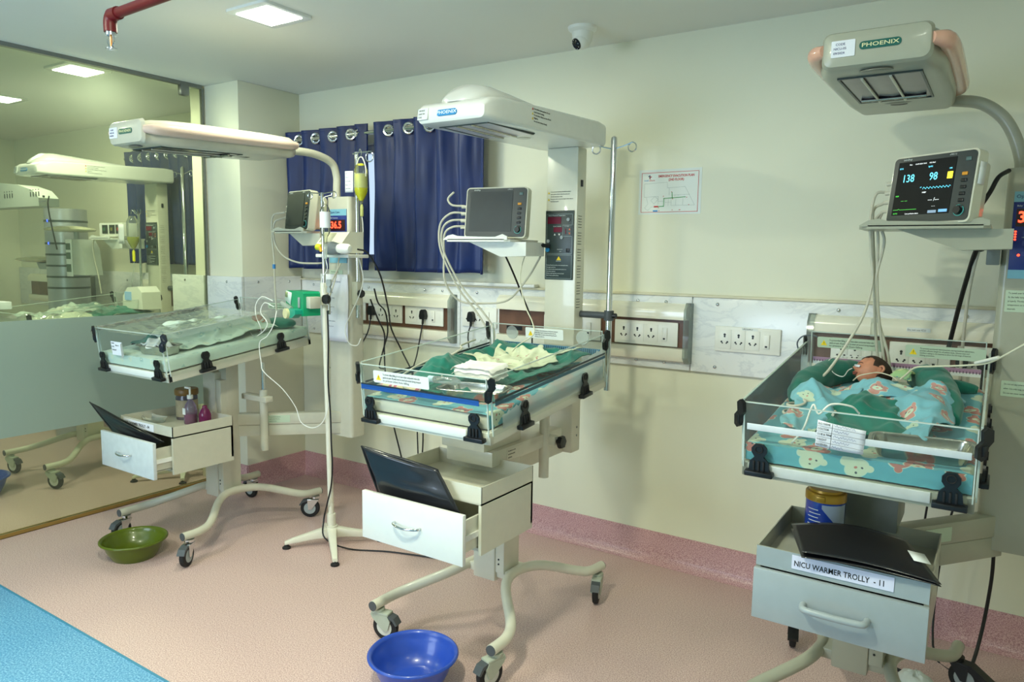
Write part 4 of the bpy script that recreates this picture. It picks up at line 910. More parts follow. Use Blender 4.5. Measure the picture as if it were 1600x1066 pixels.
# ================================================================== middle warmer
CX = -1.705
def warmer_a(dx, dy, lab, full=True):
    cx = CX+dx; t = thing('infant_warmer', lab, 'infant warmer', (cx, 2.5+dy, 0))
    base(t, cx, 2.87+dy, M_enamel, 'grey', (12, -105, 200, -72) if full else (15, 20, 200, -60))
    part('under_bed_housing', MB().span((cx-.10, 2.26+dy, .735), (cx+.125, 2.80+dy, .795), .004).span((cx-.11, 2.24+dy, .795), (cx+.10, 2.5+dy, .90), .004), M_enamel, t)
    simple_warn(t, Tr(cx+.1262, 2.36+dy, .742) @ Rz(90), .12, .046, ('Use this lever to tilt', 'the bassinet gently', 'and lock it.'), 'small printed label', M_enamel, .008)
    part('clamp_arm', MB().span((cx-.02, 2.66+dy, .745), (cx+.17, 2.70+dy, .785), .003), M_enamel, t)
    kn = part('clamp_knob', MB().lathe([(.001, 0), (.010, 0), (.010, .012), (.027, .014), (.030, .022), (.027, .034), (.001, .036)], (cx+.168, 2.68+dy, .762), 'X', 6), M_black, t)
    part('support_post', MB().cyl((cx+.118, 2.66+dy, .60), (cx+.118, 2.66+dy, .95), .022, 18), M_enamel, t)
    part('rear_beam', MB().span((cx-.06, 2.48+dy, .62), (cx+.02, 3.0+dy, .70), .004), M_enamel, t)
    fy = cabinet(t, cx+.043, 1.985+dy, .757, .532, M_enamel, mfront=M_white)
    T, pf, pl, pr, pb = bassinet(t, cx, 2.0+dy, .905, .094, M_enamel, M_white)
    tower_a(t, cx-.10, cx+.065, 3.0+dy, 3.085+dy, .62, 2.052)
    head_a(t, cx-.0, 2.14+dy, 3.10+dy, 2.032)
    return t, T, pf, pl, pr, pb
def quad_cloth(T, quad, hfn, nu=40, nv=40, edge=.012, seed=0, curl=.0):
    nu = int(nu*1.4); nv = int(nv*1.4)
    """cloth lying in bed frame T over a quad (x, v corners in order), height from hfn(x, v)"""
    q = [Vector((a, b, 0)) for a, b in quad]
    def fn(u, v):
        p = (q[0]*(1-u)+q[1]*u)*(1-v)+(q[3]*(1-u)+q[2]*u)*v
        e = min(u, 1-u, v, 1-v)
        k = max(0, 1-e*8)
        p = p+Vector((nz(u*3.5, v*3.5, seed)*edge*2, nz(u*3.5, v*3.5, seed+7)*edge*2, 0))*(.3+k)
        h = hfn(p.x, p.y)
        r = abs(nz(p.x*9+p.y*4, p.y*6, seed+3)); fold = .013*exp(-(r*7)**2)+.009*exp(-(nz(p.x*5-p.y*12, p.y*3+p.x*8, seed+13)*8)**2)
        h += fold*(1-k*.7)+.006*nz(p.x*22, p.y*22, seed+5)+.002*nz(p.x*50, p.y*50, seed)
        return Vector((p.x, p.y, h))
    mb = MB().grid(nu, nv, fn); V = mb.v; R = [None]*len(V); W = nu+1
    for j in range(nv+1):
        for i in range(W):
            k = j*W+i
            a = (R[k-1][0]+(V[k]-V[k-1]).length) if i else q[0].x+(q[3].x-q[0].x)*j/nv
            b = (R[k-W][1]+(V[k]-V[k-W]).length) if j else q[0].y+(q[1].y-q[0].y)*i/nu
            R[k] = (a, b, 0)
    mb.rest = R; mb.v = [T @ p for p in V]; return mb
def g2(x, y, cx, cy, sx, sy, a=0):
    c, s = cos(a), sin(a); dx, dy = x-cx, y-cy
    return exp(-(((dx*c+dy*s)/sx)**2+((-dx*s+dy*c)/sy)**2))
def mattress(T, mcore, msheet, lab, L=.85, W=.575, h=(.047, .105), sheet=(0, 1), drop=True):
    w = W/2; mid = T @ Vector((0, L/2, h[0]))
    t = thing('mattress', lab, 'mattress', mid)
    part('foam', MB().span((-w, .012, h[0]), (w, .012+L, h[1]-.004), .014, T), mcore, t)
    x0, x1 = (-w-.004, w+.004)
    def fn(u, v):
        # wraps over the top and down both flanks
        s = u*(W+.008+2*.05)-.05; y = .006+(L+.006)*v*(sheet[1]-sheet[0])+sheet[0]*L
        if s < 0: x, z = x0, h[1]+s
        elif s > W+.008: x, z = x1, h[1]-(s-W-.008)
        else: x, z = x0+s, h[1]+.001
        z += .0025*nz(x*14, y*9, 2)+.0015*nz(x*40, y*30, 4)
        return Vector((x, y, z))
    mb = MB().grid(46, 46, fn, T); mb.rest = [(i/46*(W+.1), j/46*L, 0) for j in range(47) for i in range(47)]
    part('fitted_sheet', mb, msheet, t, smooth=60)
    if drop:
        part('sheet_front', MB().grid(40, 6, lambda u, v: Vector((x0+(x1-x0)*u, .006-.003*nz(u*20, v*3, 1), h[1]+.001-.055*v+.002*nz(u*30, 0, 3))), T), msheet, t, smooth=60)
    return t
def steel_tray(T, x, y, z, w, d, h, rot, lab, tw=None):
    M = T @ Tr(x, y, z) @ Rz(rot); t = thing('steel_tray', lab, 'tray', M @ Vector((0, 0, 0)))
    mb = MB(); rings = []
    for s, zz in ((.80, 0), (.84, .003), (.95, h-.002), (.97, h), (1.04, h), (1.05, h-.002), (1.04, h-.003), (.965, h-.0035), (.93, h-.004), (.82, .004), (.78, .002)):
        rings.append([Vector((a*1, b*1, zz)) for a, b in rrect(w*s if s < 1 else w+(s-1)*w, d*s if s < 1 else d+(s-1)*w, d*s*.30, 6)])
    mb.loft(rings, M); part('dish', mb, M_steel, t); return t, M
def folder(name_lab, P4, fold=.012, bend=.02, ref=None):
    """thin plastic file: two leaves from four corners (world), slightly bowed and splayed"""
    a, b, c, d = [Vector(p) for p in P4]; n = (b-a).cross(d-a).normalized()
    t = thing('file_folder', name_lab, 'folder', (a+b+c+d)/4)
    for i, sgn in enumerate((1, -1)):
        def fn(u, v):
            p = (a*(1-u)+b*u)*(1-v)+(d*(1-u)+c*u)*v
            return p+n*(sgn*(.0015+fold*sin(pi*u)*(1-v)*.8)+bend*sin(pi*u)*(.4+.6*v))+n*.004*nz(u*4, v*4, i)
        part('leaf', MB().grid(18, 12, fn), M_folder, t, thick=.0012, smooth=60)
    part('spine', MB().tube([a+n*0, a*.5+d*.5+n*bend*.2, d], .0028, 6, 3), M_folder, t)
    return t
def basin(x, y, r, h, m, lab, dz=0):
    t = thing('basin', lab, 'basin', (x, y, dz))
    prof = [(.001, .004), (r*.56, .004), (r*.60, .0), (r*.63, .0), (r*.66, .006), (r*.80, h*.45), (r*.88, h*.78), (r*.93, h*.95), (r*1.0, h-.001), (r*1.01, h-.006), (r*1.015, h-.004), (r*1.012, h), (r*.98, h+.0035), (r*.93, h+.001), (r*.90, h-.008), (r*.885, h*.8), (r*.86, h*.76), (r*.78, h*.45), (r*.62, .010), (r*.5, .0065), (.001, .0065)]
    part('bowl', MB().lathe(prof, (x, y, dz), n=56, cap=False), m, t, smooth=50); return t

# ------------------------------------------------------------------ middle warmer with its things
t, T, pf, pl, pr, pb = warmer_a(0, 0, 'white open warmer in the middle of the bay with an empty unmade bed')
W1 = t
darkstrip = mat('dark strip', '26333C', .3); bstrip = mat('blue strip', '1E4F9E', .25, coat=.4)
part('strip', MB().span((-.292, -.0075, .150), (.262, -.0045, .156), 0, T).span((-.292, -.0075, .138), (.262, -.0045, .1495), 0, T), bstrip, pf, 'blue strip along the front panel')
part('strip', MB().span((-.292, -.008, .1565), (.262, -.0045, .161), 0, T), darkstrip, pf)
part('strip', MB().span((.3045, .03, .150), (.3065, .86, .158), 0, T), darkstrip, pr); part('strip', MB().span((.3045, .03, .134), (.3065, .86, .146), 0, T), mat('teal strip', '2F6278', .3), pr)
part('strip', MB().span((-.3065, .03, .150), (-.3045, .86, .158), 0, T), darkstrip, pl); part('strip', MB().span((-.3065, .03, .130), (-.3045, .86, .146), 0, T), mat('teal strip', '2F6278', .3), pl)
part('ruler', MB().span((-.28, .866, .140), (.28, .8685, .168), 0, T), mat('ruler blue', '5F93B0', .3, noise_amt=0), pb, 'blue ruled strip')
mb = MB()
for i in range(56): mb.span((-.275+i*.01, .8655, .142), (-.272+i*.01, .8662, .166), 0, T)
part('ruler_ticks', mb, M_ink, pb)['kind'] = 'stuff'
# frosty scratched areas on the side panels
fr_m = clear_mat('scratched acrylic', 'F4F8F6', .1, .2, .62, (.93, .96, .95))
for P_, x, sg_ in ((pr, .306, 1), (pl, -.298, -1)):
    x = sg_*.3047
    part('scratched_patch', MB().grid(60, 14, lambda u, v: Vector((x, .07+.77*u, .042+.09*v*(.55+.45*u)+.1*v*u*.5+.012*nz(u*40, 3)*v+.01*nz(u*90, 5)*v)), T), fr_m, P_, 'white scratched haze on the panel', smooth=0)
warn_label(pf, T @ Tr(-.225, -.0055, .170), .27, .046, WARN)
warn_label(pb, T @ Tr(-.10, .862, .195), .20, .048, WARN2)
for x in (-.17, .20): part('suction_cap', MB().lathe([(.001, .0), (.030, .0), (.032, .006), (.018, .012), (.001, .013)], axis='Y', T=T @ Tr(x, .852, .215)), clear_mat('milky cap', 'E6EAE4', .2, .1, .45), pb)
part('black_tag', MB().span((-.20, .855, .226), (-.115, .858, .246), 0, T), M_black, pb)
mattress(T, mat('beige foam', 'D6D0BF', .7, noise_amt=.04), M_bear, 'foam mattress with a teal printed sheet in the middle bed', drop=False)
def hC(x, v):
    h = .112+.065*g2(x, v, -.16, .33, .11, .11)+.05*g2(x, v, -.20, .60, .07, .30)+.055*g2(x, v, .02, .80, .30, .07)+.03*g2(x, v, .22, .55, .06, .3)
    return h+.02*g2(x, v, .05, .45, .12, .1)
top('green_cloth', quad_cloth(T, [(-.26, .13), (.14, .14), (.275, .85), (-.25, .85)], hC, 60, 60, .02, 11), M_green, 'green surgical cloth spread over the middle bed', 'cloth', smooth=60, thick=.003)
top('printed_cloth', quad_cloth(T, [(-.19, .50), (.10, .46), (.20, .80), (-.10, .78)], lambda x, v: hC(x, v)+.016+.018*g2(x, v, -.02, .62, .1, .05), 46, 40, .03, 23), M_cprint, 'crumpled cream printed baby cloth on the green cloth', 'cloth', smooth=60, thick=.003)
TT = T @ Tr(.07, .265, .166) @ Rz(4)
mb = MB()
for k in range(3): mb.grid(16, 12, lambda u, v: Vector(((u-.5)*.185+.006*nz(u*5, v*5, k), (v-.5)*.125+.006*nz(u*4, v*6, k+4), .004+.018*k+.006*nz(u*7, v*7, k+8)-(.012 if min(u, 1-u) < .04 else 0))), TT)
mb.box((0, 0, .018), (.175, .115, .040), .016, TT)
top('folded_towel', mb, M_cotton, 'white cotton towel folded on the steel tray in the middle bed', 'towel', smooth=70)
st, M_ = steel_tray(T, .12, .16, .112, .27, .115, .038, 8, 'steel instrument tray with bottle on the middle bed')
t2 = thing('feeding_bottle', 'clear plastic bottle lying on the steel tray of the middle bed', 'bottle', T @ Vector((.03, .12, .15)))
part('bottle_body', MB().lathe([(.001, 0), (.012, .001), (.014, .01), (.014, .10), (.008, .12), (.001, .121)], T=T @ Tr(-.04, .125, .17) @ Ry(88)), M_film, t2)
part('cap', MB().cyl((-.065, .125, .170), (-.04, .125, .17), .013, 14, T), mat('pale blue cap', 'BFD9E4', .3), t2)
t2 = thing('baby_mitten', 'small pink and yellow printed cloth roll in the front left corner of the middle bed', 'cloth roll', T @ Vector((-.23, .1, .11)))
part('roll', MB().sphere((-.225, .10, .13), (.062, .04, .022), 20, T), print_cloth('pink printed flannel', 'EFE6D8', 'F1D98E', 'F3EAD9', 'D77F8E', 'E8A7B5', 22, .3), t2)
part('roll', MB().sphere((-.15, .115, .125), (.045, .03, .018), 18, T), MATS['pink printed flannel'], t2)
top('ecg_cable', MB().tube([(-.27, .70, .20), (-.235, .55, .205), (-.20, .50, .20), (-.23, .42, .175), (-.26, .34, .175), (-.27, .22, .15), (-.235, .12, .135), (-.17, .09, .145), (-.10, .14, .15), (-.08, .22, .15), (-.15, .26, .145), (-.22, .2, .142), (-.18, .10, .138), (-.05, .06, .125), (.05, .08, .125)], .0045, 8, 6, T=T), M_lead, 'thick grey sensor cable looping over the green cloth', 'cable')
# monitor and leads
shelf(W1, -2.235, -1.86, 2.76, 3.02, 1.628, M_white, M_white)
mon, T0 = monitor(Tr(-1.965, 2.80, 1.634) @ Rz(9), .315, .236, False, 'switched-off patient monitor on the shelf of the middle warmer')
strings('monitor_leads', 'grey patient leads hanging from the switched-off monitor of the middle warmer', 'cable', [
    [(-2.15, 2.82, 1.785), (-2.21, 2.80, 1.79), (-2.235, 2.80, 1.82), (-2.20, 2.80, 1.85)],
    [(-2.15, 2.82, 1.752), (-2.21, 2.79, 1.75), (-2.265, 2.78, 1.70), (-2.27, 2.78, 1.60), (-2.24, 2.80, 1.50), (-2.19, 2.84, 1.38), (-2.12, 2.88, 1.28), (-2.06, 2.9, 1.18), (-2.02, 2.86, 1.12)],
    [(-2.15, 2.82, 1.72), (-2.21, 2.79, 1.715), (-2.25, 2.78, 1.68), (-2.255, 2.78, 1.6), (-2.22, 2.80, 1.5), (-2.16, 2.84, 1.38), (-2.08, 2.88, 1.28), (-2.03, 2.9, 1.2), (-2.0, 2.86, 1.13)],
    [(-2.15, 2.82, 1.69), (-2.20, 2.79, 1.685), (-2.24, 2.78, 1.65), (-2.25, 2.79, 1.55), (-2.25, 2.80, 1.42), (-2.2, 2.85, 1.33), (-2.1, 2.9, 1.32), (-1.98, 2.95, 1.34), (-1.90, 3.0, 1.45), (-1.82, 2.98, 1.55)]], M_lead, .005)
strings('probe_wire', 'thin white probe wire from the slate panel down to the middle bed', 'wire', [[(-1.80, 2.96, 1.605), (-1.84, 2.94, 1.60), (-1.87, 2.92, 1.55), (-1.88, 2.9, 1.45), (-1.84, 2.88, 1.33), (-1.77, 2.84, 1.25), (-1.74, 2.8, 1.2), (-1.78, 2.74, 1.155), (-1.76, 2.66, 1.135)]], mat('off white wire', 'DEDCC4', .5), .0028)
top('probe_connector', MB().cyl((-1.80, 2.96, 1.605), (-1.775, 2.985, 1.60), .009, 12).cyl((-1.82, 2.945, 1.606), (-1.80, 2.96, 1.605), .006, 10), M_black, 'black probe connector plugged into the slate control panel', 'connector')
# folder in the open drawer, basin
folder('black plastic file standing in the open drawer of the middle warmer', [(-1.925, 1.905, .845), (-1.60, 1.955, .80), (-1.50, 1.955, .66), (-1.86, 1.93, .66)], bend=-.012)
basin(-1.672, 1.905, .163, .115, mat('cobalt plastic', '2B4FB4', .3, coat=.2, noise_amt=.03), 'cobalt blue plastic basin on the floor under the middle warmer')

# IV pole on the tower of the middle warmer
def hooks(t, x, y, z, span=.085, m=M_chrome, r=.0032):
    for s in (-1, 1):
        c = (x+s*span, z-.012)
        pts = [(x, y, z-.018), (x+s*span*.6, y, z-.006), (x+s*(span+.002), y, z+.006)]
        pts += [(c[0]+s*.020*cos(a)+s*.004, y+.004*i/10, c[1]-.002+.020*sin(a)) for i, a in enumerate([pi*.6-2*pi*k/11*.95 for k in range(1, 12)])]
        part('hook', MB().tube(pts, r, 8, 3), m, t)
t = thing('iv_pole', 'chrome drip pole with two ring hooks on the middle warmer', 'drip stand', (-1.492, 3.06, .94))
part('pole', MB().tube([(-1.492, 3.06, .935), (-1.492, 3.06, 2.075), (-1.492, 3.06, 2.088), (-1.492, 3.06, 2.094)], [.0145, .0145, .0125, .004], 18, 1), M_chrome, t)
hooks(t, -1.492, 3.06, 2.055)
part('clamp_arm', MB().cyl((-1.655, 3.06, 1.285), (-1.50, 3.06, 1.285), .0155, 16), M_dgrey, t); part('clamp', MB().cyl((-1.492, 3.06, 1.262), (-1.492, 3.06, 1.308), .0225, 18), M_dgrey, t)
part('clamp_screw', MB().cyl((-1.475, 3.06, 1.285), (-1.455, 3.06, 1.285), .012, 10), M_black, t)
top('mains_cable', MB().tube([(-2.09, 3.02, 1.62), (-2.07, 3.1, 1.5), (-2.06, 3.2, 1.35), (-2.05, 3.28, 1.2), (-2.06, 3.3, 1.0), (-2.06, 3.28, .8), (-2.1, 3.2, .5)], .0048, 8, 6), M_cable, 'black mains cable hanging behind the switched-off monitor', 'cable')

# ------------------------------------------------------------------ left warmer
cx = -3.555; yo = -.03
WL = t = thing('infant_warmer', 'grey beige warmer on the left with a swaddled baby under cling film', 'infant warmer', (cx, 2.47, 0))
base(t, cx+.0, 2.85, M_enamel2, 'chrome', (-80, -60, 180, 215))
cabinet(t, -3.50, 1.98, .705, .49, M_enamel2, mfront=mat('pale blue grey enamel', 'C9CFD0', .3, coat=.2), open_=.085, tray=.055)
part('support_post', MB().span((cx+.02, 2.42, .6), (cx+.09, 2.50, .95), .006), M_enamel2, t); part('support_post', MB().span((cx-.13, 2.46, .62), (cx-.05, 2.50, .95), .004), M_dgrey, t)
lift_post(t, cx+.12, 2.56, M_enamel2, False); part('lift_bracket', MB().span((cx+.06, 2.535, .735), (cx+.27, 2.585, .765), .003), M_enamel2, t)
bx0, bx1 = -3.165, -2.985
tower_b(t, bx0, bx1, 2.88, 2.99, .515, 1.862, M_enamel2)
strut_b(t, (cx+.06, 2.50), (-3.06, 2.93), .53, .655, M_enamel2)
head_b(t, -3.165, 1.755, .83, 1.995, .31, M_enamel2, tower=(-3.145, 2.94), ztop=1.862, slope=.04, pinkc='D8BFB0')
T, pf, pl, pr, pb = bassinet(t, cx, 1.965, .925, .125, M_enamel2, M_white)
simple_warn(pb, T @ Tr(-.02, .862, .195), .26, .034, ('To prevent accidental disconnection, during bassinet', 'adjustment, provide sufficient length for all leads.'), sz=.0085)
mattress(T, mat('beige foam', 'D6D0BF', .7), M_bear2, 'mattress in a pale green printed sheet in the left bed')
def hL(x, v):
    return .118+.098*g2(x, v, .055, .44, .10, .30, -.4)+.05*g2(x, v, -.02, .22, .08, .08)
top('swaddle_cloth', quad_cloth(T, [(-.17, .16), (.20, .14), (.24, .68), (-.13, .70)], hL, 54, 54, .02, 31), M_bear2, 'pale green printed swaddle wrapped around the baby in the left bed', 'cloth', smooth=60, thick=.003)
# baby of the left bed: body inside the swaddle, capped head showing
def skin_figure(name, pts, edges, radii, m, parent):
    me = bpy.data.meshes.new(name); org = ORG[parent.name]
    me.from_pydata([Vector(p)-org for p in pts], edges, []); o = bpy.data.objects.new(name, me); COL.objects.link(o)
    md = o.modifiers.new('skin', 'SKIN'); md.use_smooth_shade = True
    for i, r in enumerate(radii): me.skin_vertices[0].data[i].radius = (r, r); me.skin_vertices[0].data[i].use_root = (i == 0)
    sb = o.modifiers.new('sub', 'SUBSURF'); sb.levels = 2; sb.render_levels = 2
    dg = bpy.context.evaluated_depsgraph_get(); me2 = bpy.data.meshes.new_from_object(o.evaluated_get(dg)); bpy.data.objects.remove(o)
    me2.name = name; me2.materials.clear(); me2.materials.append(m); o = bpy.data.objects.new(name, me2); COL.objects.link(o)
    me2.polygons.foreach_set('use_smooth', [True]*len(me2.polygons))
    o.parent = parent; ORG[o.name] = org; return o
def newborn_body(T, parent, neck, n0, ang, m):
    """torso, arms and folded legs lying on the back, neck at the given bed point, feet to the front"""
    A = T @ Tr(neck[0], neck[1], n0) @ Rz(ang)
    P_ = [(0, -.17, .0), (0, -.12, .004), (0, -.07, .006), (0, -.03, .004), (0, .0, .0), (.045, -.03, .0), (.07, -.07, -.005), (.062, -.12, .005), (-.045, -.03, .0), (-.07, -.07, -.005), (-.062, -.12, .005), (.035, -.18, .004), (.055, -.225, .024), (.035, -.26, .0), (-.035, -.18, .004), (-.055, -.225, .024), (-.035, -.26, .0)]
    E_ = [(0, 1), (1, 2), (2, 3), (3, 4), (3, 5), (5, 6), (6, 7), (3, 8), (8, 9), (9, 10), (0, 11), (11, 12), (12, 13), (0, 14), (14, 15), (15, 16)]
    R_ = [.038, .036, .038, .036, .020, .016, .013, .011, .016, .013, .011, .021, .016, .012, .021, .016, .012]
    return skin_figure('body', [A @ Vector(p) for p in P_], E_, R_, m, parent)
def newborn_head(T, parent, M, m, cap=False, S=1.0):
    """M maps head space (face towards -Y, crown +Z) into the world"""
    vs = []; fs = []; nu, nv = 48, 32
    def surf(th, ph):
        d = Vector((cos(ph)*sin(th), -cos(ph)*cos(th), sin(ph)))
        r = Vector((d.x*.043, d.y*(.050 if d.y > 0 else .045), d.z*(.052 if d.z > 0 else .048)))
        r.y += .012*max(0, d.y)
        if d.z < -.2: r.x *= 1+.25*(d.z+.2); r.y *= (1+.15*(d.z+.2)) if d.y > 0 else 1
        f = max(0, -d.y)
        def b(x, z, sx, sz, a): return a*exp(-((d.x-x)/sx)**2-((d.z-z)/sz)**2)*(1 if d.y < 0 else 0)
        dy = b(0, -.14, .10, .10, .012)+b(0, .02, .07, .16, .005)+b(0, -.40, .17, .045, .006)+b(0, -.50, .13, .05, .005)-b(0, -.45, .22, .022, .0025)+b(0, -.72, .16, .1, .006)
        dy += b(.42, -.34, .20, .2, .006)+b(-.42, -.34, .20, .2, .006)-b(.30, .04, .15, .10, .0045)-b(-.30, .04, .15, .10, .0045)+b(.30, .03, .11, .06, .0035)+b(-.30, .03, .11, .06, .0035)+b(0, .30, .5, .15, .002)
        r.y -= dy; return r*S
    mb = MB().add([surf(2*pi*i/nu, -pi/2+pi*j/nv) for j in range(nv+1) for i in range(nu)], [(j*nu+i, j*nu+(i+1) % nu, (j+1)*nu+(i+1) % nu, (j+1)*nu+i) for j in range(nv) for i in range(nu)], M)
    h = part('head', mb, m, parent, smooth=80)
    lip = mat('newborn lips', '9A5648', .5); dk = mat('eyelid crease', '5E3226', .6, noise_amt=0)
    part('mouth', MB().tube([(-.013*S, -.0445*S, -.0225*S), (-.006*S, -.0485*S, -.0205*S), (0, -.0495*S, -.0215*S), (.006*S, -.0485*S, -.0205*S), (.013*S, -.0445*S, -.0225*S)], [.0012, .0026, .0026, .0026, .0012], 8, 3, T=M).tube([(-.010*S, -.0445*S, -.0245*S), (0, -.048*S, -.0265*S), (.010*S, -.0445*S, -.0245*S)], [.001, .0030, .001], 8, 3, T=M), lip, h)
    for s in (-1, 1):
        part('closed_eye', MB().tube([(s*.007*S, -.0455*S, -.001*S), (s*.013*S, -.0465*S, -.0035*S), (s*.020*S, -.0425*S, -.001*S)], .0010, 6, 3, T=M), dk, h)
        part('eyebrow', MB().tube([(s*.006*S, -.0455*S, .010*S), (s*.014*S, -.0445*S, .0125*S), (s*.023*S, -.0385*S, .010*S)], .0009, 6, 3, T=M), M_hair, h)
        part('nostril', MB().sphere((s*.0035*S, -.056*S, -.0115*S), (.0014, .001, .001), 6, T=M), dk, h)
        ear = MB().tube([(s*.042*S, .004*S, .010*S), (s*.0465*S, .012*S, .014*S), (s*.0475*S, .018*S, .006*S), (s*.0465*S, .014*S, -.006*S), (s*.0435*S, .005*S, -.013*S), (s*.042*S, .001*S, -.008*S)], [.003, .0035, .0035, .0032, .0036, .002], 8, 4, T=M)
        ear.sphere((s*.0435*S, .008*S, 0), (.002, .008, .011), 10, M)
        part('ear', ear, m, h)
    def hs(th, ph):
        p = surf(th, ph); return p*(1.03 if not cap else 1.10)
    def keep_(u, v):
        th = 2*pi*u; ph = -pi/2+pi*v; f = cos(th)
        lim = .74+.08*sin(th*9) if f > .35 else (.15 if f > -.1 else -.75)
        if cap: lim = .35 if f > 0 else -.6
        return ph > lim
    mb = MB().grid(60, 40, lambda u, v: hs(2*pi*u, -pi/2+pi*v), M, keep_)
    part('cap' if cap else 'hair', mb, M_cotton if cap else M_hair, h, smooth=80, thick=.002)
    return h
bl = thing('person', 'swaddled newborn with a white cap lying in the left bed', 'person', T @ Vector((.06, .40, .11)))
newborn_body(T, bl, (.125, .61), .150, -22, M_skin)
newborn_head(T, bl, T @ Tr(.145, .665, .160) @ Rz(-8) @ Rx(-62) @ Rz(-30), M_skin, True, .95)
top('green_pillow', MB().sphere((0, 0, 0), (.11, .055, .032), 22, T @ Tr(.17, .775, .135) @ Rz(12)), M_green, 'rolled green cloth at the head end of the left bed', 'cloth', smooth=80)
top('green_wrap', quad_cloth(T, [(-.20, .12), (-.04, .10), (.02, .24), (-.15, .26)], lambda x, v: .13+.04*g2(x, v, -.09, .18, .06, .05), 24, 20, .01, 41), M_green, 'small green cloth beside the steel tray in the left bed', 'cloth', smooth=60, thick=.003)
steel_tray(T, .10, .095, .110, .25, .10, .045, 3, 'steel kidney tray holding gauze in the left bed')
top('gauze', quad_cloth(T, [(-.03, .06), (.14, .05), (.15, .15), (-.02, .16)], lambda x, v: .140+.03*g2(x, v, .06, .1, .06, .05), 22, 18, .012, 43), M_cotton, 'white gauze heaped in the steel tray of the left bed', 'gauze', smooth=60, thick=.003)
def film(u, v):
    x = -.33+.655*u; y = -.01+.66*v
    z = .240-.018*sin(pi*u)+.005*nz(x*25, y*25, 3)+.004*nz(x*8+y*30, y*3, 9)
    if u > .97: z -= .03*(u-.97)/.03
    if u < .03: z -= .03*(.03-u)/.03
    return Vector((x, y, z))
top('cling_film', MB().grid(60, 60, film, T), M_film, 'wrinkled clear cling film stretched over the left bed', 'film', smooth=60)
tg = thing('name_card', 'white written card clipped on the front panel of the left bed', 'card', T @ Vector((-.1, -.012, .12)))
part('card', MB().add([(-.15, -.010, .175), (-.045, -.010, .175), (-.045, -.010, .105), (-.15, -.010, .105), (-.035, -.024, .170), (-.03, -.03, .095)], [(0, 3, 2, 1), (1, 2, 5, 4)], T), M_paper, tg, smooth=0)
part('lettering', text_mb(text_mb(text_mb(text_mb(MB(), 'NAME', .010, T @ Tr(-.145, -.0105, .165)), 'DOB', .010, T @ Tr(-.145, -.0105, .148)), 'WEIGHT', .010, T @ Tr(-.145, -.0105, .131)), 'Baby of', .010, T @ Tr(-.11, -.0105, .156)), M_ink, tg, smooth=0)
# on its tray
fz = .652
t = thing('jar', 'glass jar with a brown lid on the tray of the left warmer', 'jar', (-3.60, 2.29, fz))
part('glass', MB().lathe([(.001, 0), (.052, 0), (.055, .006), (.055, .125), (.050, .135), (.050, .145)], (-3.60, 2.27, fz), n=30, cap=False), clear_mat('jar glass', 'B9B4C4', .3, .05, .25, (.55, .5, .6)), t)
part('lid', MB().lathe([(.001, .135), (.058, .135), (.060, .14), (.060, .162), (.056, .168), (.001, .168)], (-3.60, 2.27, fz), n=30), mat('brown lid', '7A5A2A', .4), t)
part('label', MB().lathe([(.0556, .02), (.0556, .11)], (-3.60, 2.27, fz), n=30, cap=False), mat('jar label', 'B0A283', .5, noise_amt=.3, nscale=14), t)
part('contents', MB().lathe([(.001, .004), (.050, .004), (.050, .07), (.001, .07)], (-3.60, 2.27, fz), n=24), mat('milk powder', 'D6C9A0', .8), t)
t = thing('pump_bottle', 'clear pump bottle with pink liquid on the tray of the left warmer', 'bottle', (-3.475, 2.21, fz))
bx, by = -3.475, 2.21
part('bottle_body', MB().lathe([(.001, 0), (.030, 0), (.033, .006), (.033, .075), (.026, .105), (.012, .125), (.012, .135)], (bx, by, fz), n=26, cap=False), clear_mat('bottle plastic', 'D8D4E8', .3, .05, .2, (.7, .65, .8)), t)
part('liquid', MB().lathe([(.001, .003), (.029, .003), (.031, .008), (.031, .055), (.001, .055)], (bx, by, fz), n=24), mat('pink liquid', 'A3125A', .15), t)
part('pump', MB().cyl((bx, by, fz+.135), (bx, by, fz+.155), .015, 16).cyl((bx, by, fz+.155), (bx, by, fz+.19), .005, 10).box((bx-.01, by-.006, fz+.193), (.04, .014, .010), .003), M_whitep, t)
part('label', MB().span((bx-.018, by-.034, fz+.055), (bx+.006, by-.0325, fz+.088)), M_labelwhite, t)
t = thing('pump_bottle', 'second pink disinfectant bottle half hidden behind the pump bottle', 'bottle', (-3.41, 2.24, fz))
part('bottle_body', MB().lathe([(.001, 0), (.028, 0), (.030, .006), (.030, .055), (.022, .075), (.012, .09), (.012, .10)], (-3.41, 2.25, fz), n=24), clear_mat('magenta plastic', 'B04A86', .3, .05, .35, (.6, .1, .35)), t)
t = thing('kidney_dish', 'clear plastic kidney dish on the tray of the left warmer', 'dish', (-3.67, 2.12, fz))
rg = []
for s, z in ((.7, .002), (.8, .004), (.98, .034), (1.02, .036), (1.0, .033), (.76, .006), (.6, .004)):
    rg.append([Vector((-3.665+s*(.085*cos(a)), 2.12+s*(.038*sin(a)+.018*cos(2*a)), fz+z)) for a in [2*pi*i/36 for i in range(36)]])
part('dish_body', MB().loft(rg), clear_mat('milky dish', 'D5DDD6', .3, .1, .3), t)
folder('black plastic file sticking up out of the open drawer of the left warmer', [(-3.945, 1.935, .755), (-3.30, 1.955, .635), (-3.40, 1.955, .60), (-3.66, 1.93, .60)], bend=-.012)
def trolley_label(par, x, y, z, w, txt, h=.036, hide=0):
    s = part('name_strip', MB().span((x, y-.0012, z), (x+w, y, z+h)), M_paper, par, 'white printed name strip', smooth=0)
    part('lettering', text_mb(MB(), txt, h*.55, Tr(x+.008, y-.0016, z+h*.5), bold=.0004, xs=(w-.018)/(len(txt)*h*.55*.62)), M_ink, s, smooth=0)
